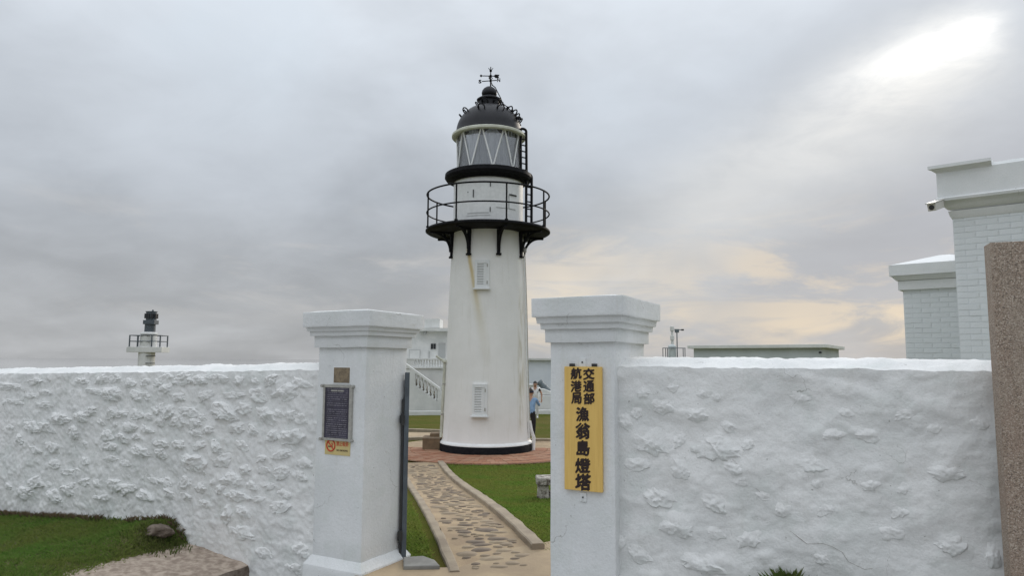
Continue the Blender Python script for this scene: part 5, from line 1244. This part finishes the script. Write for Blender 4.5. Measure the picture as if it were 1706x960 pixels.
# smaller capped block behind
SY2 = 12.2
e1 = at(1506, 520, SY2); e1 = Vector((e1.x, e1.y, 0)); wl2 = 1.15
sb2 = thing('brick_pier', 'square white painted brick block with pyramid cap beside the brick building', 'pier', Vector((e1.x, e1.y, -.4)))
z2 = lambda py: zrow(py, SY2, 1530)
brick_face(sb2, e1, wl2, -.4, z2(482), 1.0, 150)
def sq(root, nm, off0, off1, za_, zb2, mat='trim'):
    o = e1; a = []
    for off, z in ((off0, za_), (off1, zb2)):
        a += [o - BT * off - BN * off + UP * z, o + BT * (wl2 + off) - BN * off + UP * z, o + BT * (wl2 + off) + BN * (1.0 + off) + UP * z, o - BT * off + BN * (1.0 + off) + UP * z]
    MB().add(a, [(3, 2, 1, 0), (4, 5, 6, 7), (0, 1, 5, 4), (1, 2, 6, 5), (2, 3, 7, 6), (3, 0, 4, 7)]).build(nm, M[mat], root)
sq(sb2, 'neck_block', .06, .06, z2(484), z2(469)); sq(sb2, 'moulding', .08, .15, z2(468.5), z2(461)); sq(sb2, 'cap_slab', .17, .17, z2(460.8), z2(443)); sq(sb2, 'cap_top', .16, -.5, z2(442.8), z2(424))

# ------------------------------------------------------------------ exposed aggregate pier in the right foreground
GY = 4.35
ge = at(1664, 640, GY); ge = Vector((ge.x, ge.y, 0)); gt = Vector((math.cos(R(22)), -math.sin(R(22)), 0)); gn = Vector((math.sin(R(22)), math.cos(R(22)), 0))
o = MB().obox(Vector((ge.x, ge.y, 0.1)), gt * 1.4, gn * .16, UP * (zrow(404, GY, 1650) - .1)).build('aggregate_panel', M['granite'], bevel=.006, origin=Vector((ge.x, ge.y, .1)))
setp(o, 'tall brown speckled exposed aggregate slab at the right edge', 'panel')

# ------------------------------------------------------------------ terrace slab, front lawn, rocks
slab = MB(); ts = []
def tzs(s): return -0.13 - 0.115 * (s + 1.55) if s < -1.55 else -.13
N1 = 14; vs = []; fs = []
def terr(s, n):
    p = W(s, n, 0); return Vector((p.x, p.y, -0.135 + .12 * (-1.55 - s) + .05 * n * .3 + .012 * noise.noise(Vector((s * 5, n * 5, 0)))))
sl_o = sheet('terrace', terr, -3.2, -1.55, 40, -3.4, WN + .06, 70, M['slabtop'])
mb = MB(); vs = []
for j in range(71):
    n_ = -3.4 + (WN + .06 + 3.4) * j / 70; p = terr(-1.55, n_); vs += [p, p + T * (.012 + .012 * noise.noise(Vector((n_ * 6, 3, 3)))) - UP * .03, p + T * .02 - UP * .6]
mb.add(vs, [f for j in range(70) for f in ((j * 3, j * 3 + 1, j * 3 + 4, j * 3 + 3), (j * 3 + 1, j * 3 + 2, j * 3 + 5, j * 3 + 4))])
eo = mb.build('terrace_edge', M['rock'], sl_o, smooth=60)
def lawnz(s, n):
    bed = 0.16 - 0.078 * (-2.7 - s) + .14 * n
    e = lawn_edge(n); k = min(max((e - s) / .30, 0), 1)
    t_ = terr(s, n).z
    mound = .07 * math.exp(-(((s + 2.85) / .35) ** 2 + ((n + .25) / .3) ** 2))
    return (t_ - .02) * (1 - k) + max(bed + mound, t_ + .03 if s > -3.2 else bed) * k if s > -3.2 else bed + mound
def lawn_edge(n): return -2.50 + .10 * noise.noise(Vector((n * 2.1, 0, 4))) + .05 * noise.noise(Vector((n * 7, 0, 4))) + .18 * max(0, -n - 1.2)
def lawn_p(s, n): p = W(s, n, 0); return Vector((p.x, p.y, lawnz(s, n) + .015 * noise.noise(Vector((s * 3, n * 3, 8)))))
sheet('front_lawn', lambda s, n: lawn_p(s, n) if s < lawn_edge(n) else lawn_p(s, n) - UP * .03, -12, -2.3, 120, -5.2, WN + .08, 60, M['soil'])

def blades(name, P, hmin, hmax, wid, mat, lean=.5, seed=1, label=None):
    rg_ = np.random.RandomState(seed); n = len(P); P = np.asarray(P)
    an = rg_.uniform(0, 2 * np.pi, n); h = rg_.uniform(hmin, hmax, n); le = rg_.uniform(0, lean, n) * h; la_ = rg_.uniform(0, 2 * np.pi, n); w = wid * rg_.uniform(.7, 1.3, n)
    sx, sy = np.cos(an) * w, np.sin(an) * w
    V = np.zeros((n, 4, 3)); b = P
    V[:, 0] = b + np.stack([-sx, -sy, -.01 + 0 * sx], 1); V[:, 1] = b + np.stack([sx, sy, -.01 + 0 * sx], 1)
    mid = b + np.stack([np.cos(la_) * le * .35, np.sin(la_) * le * .35, h * .62], 1)
    V[:, 2] = mid + np.stack([sx * .6, sy * .6, 0 * sx], 1); V[:, 3] = b + np.stack([np.cos(la_) * le, np.sin(la_) * le, h], 1)
    idx = np.arange(n) * 4; Fc = np.stack([idx, idx + 1, idx + 2, idx + 3], 1)
    me = bpy.data.meshes.new(name); me.vertices.add(n * 4); me.vertices.foreach_set('co', V.reshape(-1))
    me.loops.add(n * 4); me.loops.foreach_set('vertex_index', Fc.reshape(-1)); me.polygons.add(n); me.polygons.foreach_set('loop_start', np.arange(n) * 4); me.polygons.foreach_set('loop_total', np.full(n, 4))
    me.update(); o = link_mesh(name, me, mat, kind='stuff')
    if label: setp(o, label, 'grass')
    return o
rs_ = np.random.RandomState(3); pts = []
while len(pts) < 90000:
    n_ = rs_.uniform(-3.4, WN + .0); s_ = -2.35 - rs_.uniform(0, 1) ** 1.25 * 6.8
    if s_ > lawn_edge(n_) + .03 * rs_.randn(): continue
    p = W(s_, n_, 0); pts.append((p.x, p.y, lawn_p(s_, n_).z))
blades('grass', pts, .014, .044, .0042, M['grass_front'], 1.7, 4, 'short green grass of the lawn along the left wall')
pts = []
for i in range(2400):
    s_ = -2.5 - rs_.uniform(0, 1) ** .8 * 6.5; n_ = WN - .025 - abs(rs_.randn()) * .018; p = W(s_, n_, 0)
    if noise.noise(Vector((s_ * 1.7, 2, 2))) > -.15: pts.append((p.x, p.y, lawnz(s_, n_)))
M['dry'] = grass_mat('dry stalks', (0.20, 0.15, 0.09), (0.13, 0.09, 0.06), (0.26, 0.22, 0.13))
blades('dry_grass', pts, .03, .095, .0028, M['dry'], 1.1, 31, 'dry brown stalks along the foot of the left wall')
pts = []
for i in range(1500):                       # longer weeds along the foot of the wall and round the rocks
    if not i % 4: s_ = -2.45 - rs_.uniform(0, 6); n_ = WN - .03 - abs(rs_.randn()) * .03
    else: s_ = -2.62 + rs_.randn() * .13; n_ = -.22 + rs_.randn() * .13
    p = W(s_, n_, 0); pts.append((p.x, p.y, lawnz(s_, n_)))
blades('weeds', pts, .025, .085, .0035, M['weed'], .8, 9, 'dark weeds along the foot of the left wall and round the rocks')
def rock(px, py, r, sq_, lab, mat='rock'):
    s_, n_ = -2.7, -.3
    d = ray(px, py); best = None
    for k in range(400):
        Y = 6 + k * .01; p = at(px, py, Y); q = p - PL; s2, n2 = q.dot(T), q.dot(NI)
        dz_ = abs(p.z - (lawnz(s2, n2) + r * .35))
        if best is None or dz_ < best[0]: best = (dz_, p.copy())
    c = best[1]; bm = bmesh.new(); bmesh.ops.create_icosphere(bm, subdivisions=4, radius=1)
    for v in bm.verts:
        q = v.co.copy(); k = 1 + .30 * noise.noise(q * 1.4 + c * 3) + .16 * noise.noise(q * 3.3 + c) + .08 * noise.noise(q * 8)
        v.co = Vector((q.x * r * sq_[0], q.y * r * sq_[1], q.z * r * sq_[2])) * k
    me = bpy.data.meshes.new('rock'); bm.to_mesh(me); bm.free(); me.polygons.foreach_set('use_smooth', [True] * len(me.polygons))
    o = link_mesh('rock', me, M[mat]); o.location = c; setp(o, lab, 'rock')
rock(263, 887, .125, (1.2, .9, .6), 'rounded brown rock in the grass near the terrace')
rock(335, 884, .15, (1.0, .9, .95), 'dark rock against the wall at the corner of the grass')
rock(311, 882, .11, (1.1, .9, .8), 'small pale stone between the two darker rocks', 'coral')
# grass tuft at the foot of the right wall
pts = []; rs_ = np.random.RandomState(8)
for c_px, w_, n__, h_ in ((1312, .085, 1100, 1), (1345, .06, 350, .7), (1388, .04, 160, .5), (1292, .06, 420, .6)):
    s_, z_ = onwall(c_px, 966, WN - .12)
    for i in range(n__):
        s2 = s_ + rs_.randn() * w_; n2 = WN - .06 - abs(rs_.randn()) * .09; p = W(s2, n2, 0); pts.append((p.x, p.y, .30 + .12 * h_ * math.exp(-((s2 - s_) / w_) ** 2 / 2)))
blades('grass_tuft', pts, .07, .19, .0035, M['weed'], .8, 12, 'tuft of long grass at the foot of the right wall')
o = bpy.data.objects['grass_tuft']
# courtyard lawns: blades where they are near enough to read
pts = []; rs_ = np.random.RandomState(14)
while len(pts) < 95000:
    l = rs_.uniform(.3, 11.0); f_ = rs_.uniform()
    if f_ < .82: o2 = rof + .01 + rs_.uniform(0, 1) * (1.0 + .22 * l)
    else: l = rs_.uniform(.05, 4.5); o2 = -.22 - rs_.uniform(0, .9)
    p = PP(l, o2)
    if (Vector((p.x, p.y, 0)) - C).length < 3.03: continue
    q = p - PL
    if q.dot(NI) < .62: continue
    if o2 > 0 and (p.y < 7.9): continue
    pts.append((p.x, p.y, gz(p.y) - .02))
blades('grass', pts, .014, .044, .0052, M['grass'], 1.7, 15, 'short green courtyard grass beside the stone path')
